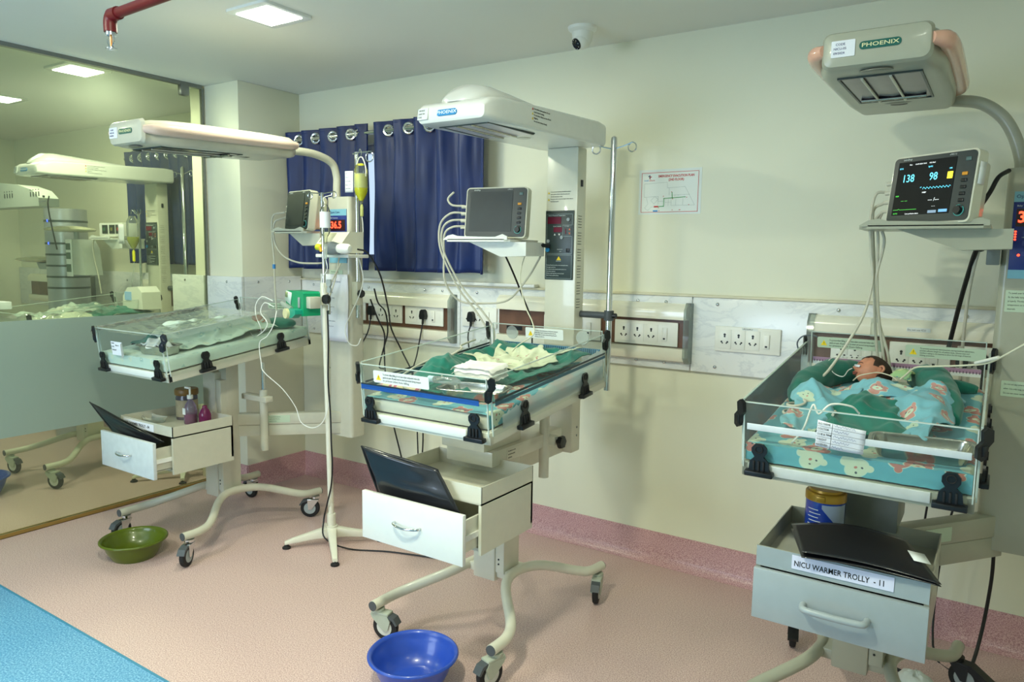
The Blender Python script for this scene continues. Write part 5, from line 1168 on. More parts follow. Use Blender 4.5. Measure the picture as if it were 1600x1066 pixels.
trolley_label(WL, -3.70, 1.979, .66, .275, 'NICU WARMER TROLLY - 04')
basin(-3.575, 1.935, .158, .098, mat('olive plastic', '55640F', .3, coat=.2, noise_amt=.03), 'olive green plastic basin on the floor by the left warmer')

# monitor, shelf, pump and papers on the left tower
shelf(WL, -3.44, -3.17, 2.72, 2.95, 1.672, M_enamel2, M_enamel2)
mon, T0 = monitor(Tr(-3.285, 2.76, 1.676) @ Rz(-12), .26, .222, False, 'switched-off patient monitor on the shelf of the left warmer', name='patient_monitor')
strings('monitor_leads', 'pale leads looping from the left monitor in front of the navy curtain', 'cable', [
    [(-3.42, 2.80, 1.78), (-3.47, 2.76, 1.76), (-3.485, 2.76, 1.66), (-3.47, 2.76, 1.50), (-3.47, 2.76, 1.38), (-3.46, 2.76, 1.22)],
    [(-3.42, 2.80, 1.75), (-3.46, 2.76, 1.72), (-3.465, 2.76, 1.62), (-3.40, 2.76, 1.54), (-3.30, 2.78, 1.50), (-3.20, 2.82, 1.495), (-3.16, 2.86, 1.50)]], M_lead, .005)
top('lead_joint', MB().cyl((-3.473, 2.76, 1.46), (-3.473, 2.76, 1.485), .009, 12), mat('blue joint', '3A86C8', .4), 'small blue joint on the pale lead hanging by the left monitor', 'connector')
t = thing('notice_sheet', 'white printed notice hanging on the front of the left tower', 'paper', (-3.07, 2.872, 1.10))
part('sheet', MB().grid(8, 12, lambda u, v: Vector((-3.205+.215*u, 2.868-.006*sin(u*pi)-.003*sin(v*7), 1.062+.375*v))), mat('notice paper', 'E3E4EC', .5, noise_amt=.03), t, thick=.0006)
mb = text_mb(MB(), 'IMPORTANT INSTRUCTIONS', .0125, Tr(-3.185, 2.859, 1.395), xs=.9)
for i, r in enumerate(('1. Use clean cover', 'before each baby', '2. Check oxygen line', 'and suction', '3. Keep probe in place', '4. Wash hands')): text_mb(mb, r, .010, Tr(-3.175+.02*(i % 2), 2.859, 1.335-i*.030-.02*(i//2)))
part('lettering', mb, mat('grey print', '7C8090', .6, noise_amt=0), t, smooth=0)
t = thing('oxygen_blender', 'cream device with a sloping front on the left tower bracket', 'medical device', (-3.0, 2.78, 1.535))
part('casing', MB().prism([(2.74, 1.555), (2.70, 1.60), (2.76, 1.665), (2.86, 1.668), (2.86, 1.555)], -3.05, -2.86, 'YZ'), M_creamp, t)
part('keypad', MB().add([(-3.04, 2.709, 1.6105), (-2.95, 2.709, 1.6105), (-2.95, 2.755, 1.6605), (-3.04, 2.755, 1.6605)], [(0, 1, 2, 3)]), mat('cream keypad', 'C9C7A8', .4), t, thick=.001)
part('bracket', MB().span((-3.08, 2.72, 1.53), (-2.83, 2.87, 1.548), .004), M_whitep, t)
t = thing('ventilation_bag', 'grey and white resuscitation bag lying on the left tower bracket', 'resuscitation bag', (-2.85, 2.68, 1.54))
part('bag', MB().lathe([(.001, 0), (.018, .004), (.034, .04), (.036, .08), (.026, .12), (.012, .14)], T=Tr(-2.98, 2.68, 1.578) @ Ry(90)), mat('smoke silicone', '8C9296', .3), t)
part('valve', MB().lathe([(.001, 0), (.022, .0), (.027, .02), (.026, .07), (.016, .085), (.001, .087)], T=Tr(-2.86, 2.68, 1.578) @ Ry(92)), M_whitep, t)
part('mask_fitting', MB().cyl((-3.02, 2.68, 1.585), (-2.985, 2.68, 1.58), .017, 14), mat('lime cap', 'C8CC2E', .4), t)

# IV pole on the left tower with yellow drip
ix, iy = -2.935, 2.89
t = thing('iv_pole', 'chrome drip pole with a ring hook on the left tower', 'drip stand', (ix, iy, 1.2))
part('pole', MB().cyl((ix, iy, 1.20), (ix, iy, 2.095), .0125, 16), M_chrome, t)
part('hook', MB().tube([(ix-.02, iy-.01, 2.085), (ix+.04, iy-.01, 2.09), (ix+.115, iy-.01, 2.09)]+[(ix+.105+.026*cos(a), iy-.01, 2.064+.026*sin(a)) for a in [pi/2-2*pi*k/12*.9 for k in range(1, 13)]], .0035, 8, 3), M_chrome, t)
part('clamp', MB().span((ix-.03, iy-.02, 1.27), (ix+.015, iy+.02, 1.40), .006), M_enamel2, t); part('clamp_knob', MB().lathe([(.001, 0), (.022, 0), (.024, .01), (.02, .02), (.001, .021)], (ix+.015, iy, 1.335), 'X', 8), M_black, t)
dx, dy_ = ix+.06, iy-.03
t = thing('drip_bottle', 'plastic drip bottle of yellow fluid hanging on the left tower pole', 'drip bottle', (dx, dy_, 1.84))
part('bottle_body', MB().lathe([(.001, 1.815), (.010, 1.816), (.010, 1.832), (.030, 1.868), (.036, 1.885), (.036, 1.995), (.028, 2.02), (.010, 2.03), (.001, 2.031)], (dx, dy_, 0), n=26), clear_mat('drip plastic', 'F8FAF2', .25, .04, .04), t)
part('fluid', MB().lathe([(.001, 1.834), (.008, 1.834), (.029, 1.87), (.0345, 1.886), (.0345, 1.972), (.001, 1.972)], (dx, dy_, 0), n=24), mat('yellow fluid', 'F2EC10', .2, noise_amt=0), t)
part('hanger', MB().tube([(dx-.036, dy_, 1.96), (dx-.035, dy_, 2.01), (dx-.015, dy_, 2.055), (dx, dy_, 2.062), (dx+.015, dy_, 2.055), (dx+.035, dy_, 2.01), (dx+.036, dy_, 1.96)], .0028, 8, 4), M_whitep, t)
part('hanger', MB().tube([(dx, dy_, 2.062), (dx+.006, dy_, 2.085), (dx-.006, dy_, 2.105), (dx-.012, dy_, 2.09)], .002, 6, 3), M_chrome, t)
part('label', MB().lathe([(.0366, 1.90), (.0366, 1.975)], (dx, dy_, 0), n=26, cap=False), clear_mat('bottle label', 'F2F4E0', .2, .3, .3), t)
part('drip_chamber', MB().lathe([(.001, 1.75), (.008, 1.752), (.009, 1.76), (.009, 1.80), (.005, 1.815), (.001, 1.816)], (dx+.005, dy_, 0), n=14), mat('chamber', 'DDE08C', .2, trans=.4, noise_amt=0), t)
part('line', MB().tube([(dx+.005, dy_, 1.752), (dx+.012, dy_, 1.70), (dx+.008, dy_, 1.62), (dx-.01, dy_-.02, 1.57), (dx+.01, dy_-.02, 1.50), (dx+.03, dy_-.02, 1.42), (dx+.01, dy_-.03, 1.33), (dx-.04, dy_-.05, 1.22), (dx-.07, dy_-.06, 1.14), (dx-.04, dy_-.06, 1.07), (dx+.01, dy_-.05, 1.06), (dx+.04, dy_-.05, 1.10)], .0026, 8, 6), mat('white tubing', 'E9EBE6', .4), t)
part('paper_tag', MB().grid(4, 6, lambda u, v: Vector((dx-.088+.05*u, dy_-.03+.01*u, 1.878+.112*v))), M_paper, t, 'handwritten paper tag', thick=.0006)
mb = MB()
for i in range(5): text_mb(mb, ('IVF', '10% D', 'at 4 ml/hr', 'date 12/9', 'time 8am')[i], .011, Tr(dx-.083, dy_-.031, 1.975-i*.019) @ Rz(11), xs=.75)
part('lettering', mb, mat('grey print', '7C8090', .6), t, smooth=0)
strings('black_cables', 'black mains cables hanging beside the left tower to the trunking', 'cable', [
    [(-2.735, 2.69, 1.575), (-2.70, 2.73, 1.555), (-2.67, 2.79, 1.44), (-2.72, 2.90, 1.26), (-2.79, 3.0, 1.14), (-2.80, 3.1, 1.0), (-2.78, 3.2, .8), (-2.8, 3.28, .5), (-2.85, 3.3, .2), (-2.9, 3.25, .006)],
    [(-2.90, 2.98, 1.36), (-2.91, 3.02, 1.28), (-2.93, 3.1, 1.22), (-2.96, 3.15, 1.10), (-3.0, 3.15, .98), (-2.98, 3.1, .90), (-2.9, 3.05, .9)],
    [(-2.93, 2.98, 1.30), (-2.92, 3.02, 1.2), (-2.92, 3.08, 1.1), (-2.94, 3.1, 1.0), (-2.93, 3.1, .85), (-2.9, 3.12, .6), (-2.85, 3.15, .35), (-2.78, 3.15, .10), (-2.7, 3.1, .01)]], M_cable, .0045)

# IV stand on the floor with syringe pump
sx, sy = -2.885, 2.63
t = thing('iv_stand', 'white floor drip stand with four splayed feet', 'drip stand', (sx, sy, 0))
mw = mat('stand enamel', 'E2E0D0', .3, coat=.2, noise_amt=.03)
TS = Tr(sx, sy, 0)
part('tube', MB().cyl((0, 0, .10), (-.028, 0, 1.30), .0155, 16, TS), mw, t)
part('inner_tube', MB().cyl((-.028, 0, 1.30), (-.037, 0, 1.86), .0085, 14, TS), M_chrome, t)
part('collar', MB().cyl((-.0275, 0, 1.285), (-.0285, 0, 1.40), .021, 16, TS), mw, t)
part('base_collar', MB().cyl((0, 0, .055), (0, 0, .105), .032, 18, TS).cyl((0, 0, .10), (-.001, 0, .17), .0235, 16, TS), mw, t)
for (fx, fy) in ((-.15, -.19), (.23, -.19), (.19, .19), (-.19, .12)):
    d = Vector((fx, fy, 0)); L = d.length; an = math.degrees(math.atan2(fy, fx))
    lg = part('leg', MB().loft([[Vector((x, a, z0_+b)) for a, b in rrect(w_, h_, .006, 2)] for x, w_, h_, z0_ in ((.02, .05, .055, .07), (.08, .042, .042, .062), (L-.04, .03, .026, .040), (L, .026, .018, .030))], TS @ Rz(an)), mw, t)
    part('rubber_foot', MB().lathe([(.001, 0), (.022, 0), (.022, .008), (.012, .014), (.010, .024), (.001, .025)], (L-.01, 0, .001), T=TS @ Rz(an)), M_rubber, lg)
for s in (-1, 1): part('hook', MB().tube([(-.037, 0, 1.855), (-.037+s*.06, 0, 1.86), (-.037+s*.095, 0, 1.862)]+[(-.037+s*.088+.016*cos(a)*s, 0, 1.846+.016*sin(a)) for a in [pi/2-2*pi*k/10*.85 for k in range(1, 11)]], .0028, 8, 3, T=TS), M_chrome, t)
part('wing_screw', MB().prism([(-.012, -.034), (.012, -.034), (.012, -.014), (.006, -.006), (.016, .01), (.012, .034), (-.012, .034), (-.016, .01), (-.006, -.006), (-.012, -.014)], -.006, .006, 'XZ', TS @ Tr(.018, -.01, 1.385)), M_greyplastic, t)
part('clamp_knob', MB().lathe([(.001, 0), (.024, 0), (.026, .008), (.024, .022), (.001, .024)], T=TS @ Tr(.018, -.02, 1.318) @ Rx(90), n=9), M_black, t)
part('clamp_bolt', MB().cyl((.022, -.015, 1.24), (.022, -.015, 1.30), .006, 10, TS), M_steel, t)
T = Tr(-3.0, 2.58, 1.24) @ Rz(-14)
t = thing('syringe_pump', 'green syringe pump clamped to the white drip stand', 'syringe pump', T @ Vector((0, 0, 0)))
gm = mat('emerald plastic', '129A6B', .3, coat=.2, noise_amt=.03)
part('casing', MB().prism([(-.13, .02), (-.14, .075), (-.125, .115), (.05, .115), (.062, .105), (.062, -.01), (.045, -.012), (-.03, -.005), (-.05, .01)], -.045, .05, 'XZ', T), gm, t)
part('control_face', MB().add([(-.142, -.048, .065), (-.075, -.048, .04), (-.062, -.047, .105), (-.127, -.047, .114)], [(0, 1, 2, 3)], T), mat('pump keypad', 'CFE0D6', .4), t, thick=.002)
part('display', MB().add([(-.136, -.0495, .082), (-.108, -.0495, .078), (-.104, -.0495, .105), (-.130, -.0495, .108)], [(0, 1, 2, 3)], T), mat('lcd', '8C9A6E', .3, noise_amt=0), t, thick=.001)
part('plunger_housing', MB().prism([(-.04, -.02), (.01, -.022), (.05, .0), (.05, .022), (.0, .028), (-.045, .018)], -.085, -.045, 'XZ', T), mat('jade plastic', '1C9C83', .3), t)
part('end_knob', MB().cyl((-.035, -.10, .0), (-.035, -.085, .0), .026, 20, T), mat('cream knob', 'D9D3A6', .4), t)
part('side_grip', MB().span((.012, -.052, .03), (.03, -.045, .085), .003, T), M_greyplastic, t)
part('syringe', MB().cyl((-.16, -.055, .045), (-.05, -.055, .02), .013, 14, T), M_tubing, t)
part('clamp', MB().span((.062, -.03, .03), (.105, .03, .09), .004, T), M_enamel2, t)
strings('infusion_lines', 'thin clear infusion lines looping between the syringe pump and the left bed', 'tubing', [
    [(-3.16, 2.50, 1.30), (-3.22, 2.48, 1.32), (-3.26, 2.47, 1.28), (-3.25, 2.46, 1.22), (-3.22, 2.46, 1.17), (-3.26, 2.50, 1.13), (-3.34, 2.55, 1.12)],
    [(-3.14, 2.49, 1.27), (-3.19, 2.47, 1.29), (-3.21, 2.46, 1.24), (-3.16, 2.46, 1.19), (-3.18, 2.46, 1.15), (-3.26, 2.47, 1.11), (-3.33, 2.5, 1.10), (-3.38, 2.52, 1.12)],
    [(-3.12, 2.49, 1.25), (-3.11, 2.46, 1.18), (-3.15, 2.45, 1.12), (-3.2, 2.44, 1.08), (-3.19, 2.44, .98), (-3.17, 2.44, .93), (-3.1, 2.5, .84), (-3.06, 2.55, .74), (-3.03, 2.56, .66), (-2.96, 2.58, .635), (-2.90, 2.60, .68), (-2.87, 2.62, .80)]], mat('white tubing', 'E9EBE6', .4), .0024)
strings('stand_tubing', 'pale tubes running up beside the white drip stand', 'tubing', [
    [(-2.98, 2.70, 1.27), (-2.95, 2.74, 1.42), (-2.96, 2.78, 1.54)],
    [(-2.99, 2.70, 1.27), (-2.97, 2.72, 1.38), (-2.93, 2.76, 1.50)]], M_lead, .0042)
top('stand_cable', MB().tube([(-2.86, 2.60, 1.26), (-2.862, 2.605, 1.10), (-2.868, 2.605, .9), (-2.86, 2.61, .72), (-2.845, 2.60, .56), (-2.84, 2.60, .45), (-2.85, 2.60, .34), (-2.88, 2.60, .24), (-2.90, 2.59, .14), (-2.86, 2.56, .06), (-2.75, 2.62, .008), (-2.55, 2.72, .006), (-2.3, 2.8, .006)], .0042, 8, 6), M_cable, 'black cable trailing down the white drip stand', 'cable')
t = thing('drip_bottle', 'small clear drip bottle with white label on the floor drip stand', 'drip bottle', (-2.87, 2.60, 1.6))
bx, by = -2.868, 2.60
part('bottle_body', MB().lathe([(.001, 1.60), (.008, 1.602), (.010, 1.63), (.024, 1.655), (.026, 1.67), (.026, 1.765), (.018, 1.785), (.006, 1.80), (.001, 1.801)], (bx, by, 0), n=22), clear_mat('drip plastic', 'F8FAF2', .25, .04, .04), t)
part('label', MB().lathe([(.0265, 1.68), (.0265, 1.76)], (bx, by, 0), n=22, cap=False), M_paper, t)
part('hanger', MB().tube([(bx, by, 1.80), (bx-.01, by, 1.83), (bx+.03, by+.02, 1.845)], .0018, 6, 3), M_whitep, t)
part('drip_chamber', MB().lathe([(.001, 1.52), (.008, 1.525), (.009, 1.585), (.001, 1.60)], (bx, by, 0), n=14), M_tubing, t)
part('line', MB().tube([(bx, by, 1.525), (bx+.01, by, 1.47), (bx-.03, by, 1.42), (bx-.02, by, 1.35), (bx+.01, by, 1.29)], .0022, 8, 5), mat('white tubing', 'E9EBE6', .4), t)
part('yellow_connector', MB().cyl((bx-.03, by-.01, 1.585), (bx-.02, by-.01, 1.56), .008, 10), mat('amber joint', 'D9A32C', .4), t)
# ------------------------------------------------------------------ right warmer with the sleeping newborn
cx = -.31
WR = t = thing('infant_warmer', 'grey beige warmer on the right with a newborn asleep on teal sheets', 'infant warmer', (cx, 2.6, 0))
MR = mat('dimmed grey enamel', 'A6A796', .34, coat=.15, noise_amt=.05, nscale=8)  # partly its own grey, partly the dimmer light at the right painted in
MRf = mat('dimmed blue grey front enamel', '9DA7AB', .32, coat=.15, noise_amt=.03)  # greyer front, its colour also darkened for the weak light on this side
base(t, cx, 3.0, MR, 'black', (-75, -60, -78, -18), M_black)
cabinet(t, cx, 2.115, .725, .535, MR, depth=.42, w=.442, open_=0, tray=.058, handle='enamel', mfront=MRf, closed=True)
part('tray_front_face', MB().span((cx-.221, 2.112, .667), (cx+.221, 2.1145, .725)), MRf, t)
part('under_bed_housing', MB().span((cx-.08, 2.52, .70), (cx+.10, 2.75, .90), .005), mat('dark grey enamel', '7E8480', .4), t)
tower_b(t, -.004, .20, 3.06, 3.20, .53, 1.875, MR)
strut_b(t, (cx+.05, 2.70), (.06, 3.12), .50, .655, MR, ('Do not lean on', 'the tower arm.'))
head_b(t, -.335, 2.30, .84, 2.085, .335, MR, tower=(.035, 3.13), pipe=[(-.33, 3.06, 2.14), (-.27, 3.13, 2.138), (-.18, 3.14, 2.13), (-.10, 3.14, 2.112), (-.035, 3.14, 2.06), (.005, 3.14, 1.99), (.03, 3.14, 1.91), (.033, 3.14, 1.86)], ztop=1.875, slope=.01)
T, pf, pl, pr, pb = bassinet(t, cx, 2.20, .90, .12, MR, mat('pale rail', 'C9CDCA', .3), hr=.275)
part('strip', MB().span((-.285, -.0075, .150), (.285, -.0045, .170), .0014, T), mat('milk white strip', 'D6DDE2', .3), pf, 'white strip along the front panel')
warn_label(pb, T @ Tr(-.265, .862, .215), .235, .042, WARN, M_labelgreen); warn_label(pb, T @ Tr(.04, .862, .205), .25, .045, WARN2, M_labelgreen)
part('ruler', MB().span((-.28, .866, .160), (.28, .8685, .175), 0, T), mat('ruler pink', 'B08CA8', .3, noise_amt=0), pb, 'pink ruled strip'); part('ruler', MB().span((-.28, .866, .147), (.28, .8685, .160), 0, T), M_labelwhite, pb)
mb = MB()
for i in range(56): mb.span((-.275+i*.01, .8652, .157), (-.273+i*.01, .8659, .166), 0, T)
part('ruler_ticks', mb, M_ink, pb)['kind'] = 'stuff'
mattress(T, mat('beige foam', 'D6D0BF', .7), M_bear, 'mattress in a teal bear-print sheet under the sleeping newborn')
# green nest cloth: a rolled horseshoe around the baby
def roll(path, rad, seed, lab):
    n = 20; P_ = [Vector(p) for p in path]
    mb = MB().tube([T @ p for p in P_], rad, 20, 8)
    for i, v in enumerate(mb.v):
        q = T.inverted() @ v
        v2 = Vector((q.x+.010*nz(q.x*12, q.y*12, seed+q.z*9), q.y+.008*nz(q.x*10, q.y*14, seed+5), q.z*1.0+.010*nz(q.x*16, q.y*16, seed+9)+.006*nz(q.x*40, q.y*30, seed)))
        mb.v[i] = T @ v2
    top('nest_roll', mb, M_green, lab, 'cloth', smooth=80)
roll([(-.235, .42, .118), (-.245, .52, .128), (-.235, .63, .138), (-.20, .74, .142), (-.145, .815, .138), (-.08, .835, .125)], [.028, .042, .050, .052, .046, .03], 3, 'rolled green cloth curving around the left of the newborn')
roll([(.215, .40, .118), (.20, .50, .13), (.175, .61, .145), (.145, .71, .150), (.11, .79, .145), (.075, .83, .128)], [.028, .045, .055, .058, .052, .028], 8, 'rolled green cloth curving around the right of the newborn')
top('cloth_tail', MB().tube([T @ Vector(p) for p in ((.17, .76, .13), (.22, .79, .125), (.262, .80, .12), (.275, .80, .118))], [.03, .026, .018, .012], 12, 5), M_green, 'short green cloth tail poking out at the right end of the nest', 'cloth', smooth=80)
def hg(x, v): return .115+.070*g2(x, v, -.0, .33, .12, .12)
top('green_cloth', quad_cloth(T, [(-.15, .16), (.16, .16), (.20, .50), (-.18, .50)], hg, 40, 36, .014, 51), M_green, 'green cloth bunched under the printed cover at the newborn feet', 'cloth', smooth=60, thick=.003)
# printed cover in two drapes that open over the green cloth
def hb(x, v): return .118+.074*g2(x, v, .01, .45, .15, .16)-.03*g2(x, v, -.03, .64, .09, .06)+.055*g2(x, v, .17, .50, .06, .2)+.050*g2(x, v, -.22, .50, .05, .14)+.012*sin(x*26+v*16)
top('printed_cover', quad_cloth(T, [(-.185, .385), (.20, .36), (.225, .66), (-.215, .60)], hb, 64, 44, .014, 61), M_bear3, 'teal bear-print cover folded across the newborn', 'cloth', smooth=60, thick=.004)
def hb2(x, v): return .118+.072*g2(x, v, -.02, .45, .15, .14)+.055*g2(x, v, -.20, .36, .07, .14)+.010*sin(x*34+v*20)
top('printed_cover', quad_cloth(T, [(-.215, .12), (-.125, .10), (-.045, .43), (-.255, .50)], hb2, 40, 50, .012, 71), M_bear3, 'left flap of the teal printed cover falling towards the wire coil', 'cloth', smooth=60, thick=.004)
def hb3(x, v): return .118+.072*g2(x, v, .02, .45, .15, .14)+.060*g2(x, v, .17, .33, .06, .16)+.010*sin(x*30-v*22)
top('printed_cover', quad_cloth(T, [(.115, .145), (.185, .13), (.232, .52), (-.02, .42)], hb3, 40, 50, .012, 81), M_bear3, 'right flap of the teal printed cover behind the steel tray', 'cloth', smooth=60, thick=.004)
nb = thing('person', 'newborn asleep with head turned left and a feeding tube taped to the nose', 'person', T @ Vector((-.05, .6, .11)))
newborn_body(T, nb, (.00, .675), .128, 6, M_skin)
HM = T @ Tr(-.055, .745, .163) @ Rz(-14) @ Rx(-38) @ Rz(-50) @ Matrix.Scale(1.15, 4)
newborn_head(T, nb, HM, M_skin, False, 1.0)
part('nose_tape', MB().add([(-.004, -.0535, -.002), (.022, -.0455, -.008), (.025, -.0445, -.001), (-.001, -.0535, .006)], [(0, 1, 2, 3)], HM), M_paper, nb, 'white tape strip on the nose', thick=.0012)
part('feeding_tube', MB().tube([HM @ Vector((.002, -.058, -.012)), HM @ Vector((-.004, -.066, -.022)), T @ Vector((-.135, .66, .16)), T @ Vector((-.17, .68, .165)), T @ Vector((-.20, .73, .185)), T @ Vector((-.19, .77, .20)), T @ Vector((-.14, .79, .205)), T @ Vector((-.08, .80, .205))], .0017, 8, 6), mat('white tubing', 'E9EBE6', .4), nb)
part('neck_cord', MB().tube([T @ Vector(p) for p in ((-.10, .655, .150), (-.08, .645, .172), (-.05, .65, .182), (-.02, .665, .185), (.02, .66, .178), (.04, .655, .165))], .0022, 8, 6), mat('cream cord', 'D9D6BE', .5), nb)
top('yellow_print_cloth', quad_cloth(T, [(.02, .665), (.085, .655), (.09, .755), (.03, .76)], lambda x, v: .17+.02*g2(x, v, .05, .72, .03, .04), 20, 20, .008, 91), print_cloth('yellow green flannel', 'B9C64A', '8FC7B4', 'E5E6A4', '6FA8A0', 'DCE39A', 26, .3), 'yellow and green printed cloth tucked beside the newborn neck', 'cloth', smooth=60, thick=.003)
steel_tray(T, .165, .085, .108, .255, .105, .042, 4, 'empty steel tray at the front right of the newborn bed')
coil = [(-.205+.048*cos(a)*(1-.02*i), .275+.055*sin(a)*(1-.02*i), .115+.0022*i) for i, a in enumerate([k*2*pi/12 for k in range(26)])]
top('sensor_coil', MB().tube([T @ Vector(p) for p in coil+[(-.12, .30, .14), (-.09, .27, .15), (-.085, .2, .16)]], .0042, 8, 4), M_lead, 'coiled pale sensor cable at the left front of the newborn bed', 'cable')
top('white_clip_cord', MB().tube([T @ Vector(p) for p in ((-.165, .03, .112), (-.14, .06, .15), (-.125, .075, .205), (-.115, .075, .225), (-.10, .07, .20), (-.07, .08, .23), (-.02, .10, .225), (.0, .12, .2))], .003, 8, 5), M_whitep, 'thin white cord looping behind the name card', 'cable')
t = thing('name_card', 'white card with handwriting taped to the front panel of the newborn bed', 'card', T @ Vector((-.02, -.012, .14)))
CT = T @ Tr(-.092, -.010, .132) @ Ry(4)
part('card', MB().grid(8, 6, lambda u, v: Vector((.125*u, -.002-.004*sin(u*pi*1.3)-.004*v*u, .078*v-.006*u*v))), M_paper, t, thick=.0005) if False else part('card', MB().grid(8, 6, lambda u, v: CT @ Vector((.125*u, -.002-.004*sin(u*pi*1.3), .078*v-.008*u*v))), M_paper, t, thick=.0005)
part('rule', MB().add([p for i in range(1, 5) for p in ((.001, -.0068, .0155*i), (.124, -.0068, .0155*i-.001), (.124, -.0068, .0155*i-.0002), (.001, -.0068, .0155*i+.0008))]+[(.040, -.0068, 0), (.041, -.0068, 0), (.041, -.0068, .075), (.040, -.0068, .075)], [(4*i, 4*i+1, 4*i+2, 4*i+3) for i in range(5)], CT), M_ink, t, smooth=0)
t.children[-1]['kind'] = 'stuff'
mb = MB()
for i, s in enumerate(('RECEIVED', 'WEIGHT', 'DOB & TIME', 'DOCTOR', 'B/O NAME')): text_mb(mb, s, .008, CT @ Tr(.003, -.0070, .008+.0155*i), xs=.85)
part('printed_lettering', mb, M_ink, t, smooth=0)
mb = MB()
for i in range(5): mb.tube([CT @ Vector((.045+.0022*k, -.0074, .008+.0155*i+.0028*sin(k*1.9+i*2)+.0012*sin(k*.7))) for k in range(14+(i*7) % 16)], .0004, 4, 3)
part('handwriting', mb, mat('pencil blue', '6A74A0', .6, noise_amt=0), t, smooth=0)
# tin, folder and trolley label
t = thing('formula_tin', 'blue milk powder tin with a gold lid on the tray of the right warmer', 'tin', (-.405, 2.40, .674))
tx, ty, tz = -.402, 2.40, .674
part('tin_body', MB().lathe([(.001, 0), (.056, 0), (.058, .003), (.058, .140), (.055, .143), (.001, .143)], (tx, ty, tz), n=40), mat('royal blue tin', '2446A8', .25, coat=.4, noise_amt=.05), t)
part('lid', MB().lathe([(.057, .136), (.060, .138), (.060, .160), (.057, .164), (.050, .165), (.048, .172), (.001, .172)], (tx, ty, tz), n=40), mat('gold lid', 'B48A2C', .3, .3), t)
part('lid_tab', MB().box((tx-.004, ty-.06, tz+.150), (.026, .008, .018), .003), mat('gold lid', 'B48A2C', .3), t)
def wrap(u0, u1, z0_, z1_, m, nm, lab=None):
    mb = MB(); n = 10; vs = []
    for i in range(n+1):
        a = radians(u0+(u1-u0)*i/n); vs += [(tx+.0586*cos(a), ty+.0586*sin(a), tz+z0_(i/n) if callable(z0_) else tz+z0_), (tx+.0586*cos(a), ty+.0586*sin(a), tz+z1_)]
    part(nm, mb.add(vs, [(2*i, 2*i+2, 2*i+3, 2*i+1) for i in range(n)]), m, t, lab, smooth=80)
wrap(-90, -10, lambda s: .12-.09*s, .132, mat('pale wrap', 'A9B7CC', .3), 'wrap_panel', 'pale silver blue wrap panel')
for i in range(9): wrap(-135+(i % 2)*4, -100+(i*7) % 13, .112-i*.012, .1145-i*.012, M_labelwhite, 'print_line')
for i in range(6): wrap(-95+i*3, -70+i*5, .060-i*.008, .062-i*.008, M_labelwhite, 'print_line')
wrap(-72, -46, .012, .03, M_labelwhite, 'nutrition_box')
P_ = {}
t = thing('file_folder', 'black plastic file lying bent across the tray of the right warmer', 'folder', (-.25, 2.2, .74))
for i in range(2):
    def fn(u, v):
        a = Vector((-.465, 2.235, .750)); b = Vector((-.165, 2.31, .754)); c = Vector((-.065, 2.10, .728)); d = Vector((-.40, 2.075, .742))
        p = (a*(1-u)+b*u)*v+(d*(1-u)+c*u)*(1-v)
        p.z += .006+.022*sin(pi*u)*(.4+.6*v)-.006*i-.010*i*(1-u)*(1-v)+.010*(1-u)*v*(1-i)
        return p
    part('leaf', MB().grid(24, 14, fn), M_folder, t, thick=.0014, smooth=60)
part('white_sticker', MB().add([(-.135, 2.175, .7545), (-.095, 2.185, .7495), (-.115, 2.225, .760), (-.155, 2.215, .765)], [(0, 1, 2, 3)]), M_labelwhite, t, thick=.001)
s = part('name_strip', MB().span((-.432, 2.1095, .680), (-.172, 2.1115, .720)), mat('lilac paper', 'DADCF2', .6, noise_amt=.02), WR, 'white printed name strip', smooth=0)
part('lettering', text_mb(MB(), 'NICU WARMER TROLLY  - 11', .0225, Tr(-.426, 2.1090, .6965), bold=.0003, xs=.80), M_ink, s, smooth=0)
# monitor, shelf, hose and leads
shelf(WR, -.415, -.035, 2.74, 3.00, 1.672, MR, MR)
part('shelf_clamp', MB().span((-.045, 3.02, 1.545), (-.005, 3.08, 1.662), .004), mat('dark grey enamel', '7E8480', .4), WR); part('clamp_knob', MB().sphere((-.062, 3.03, 1.61), (.016, .014, .02), 12), M_black, WR)
mon, T0 = monitor(Tr(-.225, 2.80, 1.680) @ Rz(-33), .305, .232, True, 'switched-on patient monitor showing 138 and 98 on the right warmer shelf')
part('sticker', MB().add([(.1555, .010, .12), (.1555, .04, .12), (.1555, .04, .19), (.1555, .010, .19)], [(0, 1, 2, 3)], T0), M_labelwhite, mon, 'scribbled white sticker on the casing flank', thick=.0008)
def tl(x, z): return T0 @ Vector((x, .02, z))
c0 = T0 @ Vector((-.185, .02, .08)); c1 = T0 @ Vector((-.185, .02, .12)); c2 = T0 @ Vector((-.185, .02, .05))
strings('monitor_leads', 'pale leads hanging from the switched-on monitor into the newborn bed', 'cable', [
    [c1, c1+Vector((-.03, -.01, -.01)), (-.40, 2.90, 1.70), (-.395, 2.92, 1.60), (-.385, 2.94, 1.48), (-.40, 2.90, 1.36), (-.45, 2.86, 1.24), (-.49, 2.82, 1.16), (-.52, 2.78, 1.12)],
    [c0, c0+Vector((-.03, 0, -.02)), (-.395, 2.93, 1.68), (-.385, 2.95, 1.55), (-.375, 2.97, 1.38), (-.36, 3.0, 1.22), (-.345, 3.02, 1.14)],
    [c2, c2+Vector((-.02, 0, -.03)), (-.375, 2.93, 1.64), (-.372, 2.95, 1.5), (-.36, 2.97, 1.36), (-.34, 3.0, 1.22), (-.325, 3.02, 1.14)],
    [c2, c2+Vector((-.01, .01, -.04)), (-.355, 2.94, 1.62), (-.375, 2.95, 1.48), (-.36, 2.98, 1.34), (-.325, 3.0, 1.22), (-.31, 3.02, 1.13)]], M_lead, .005)
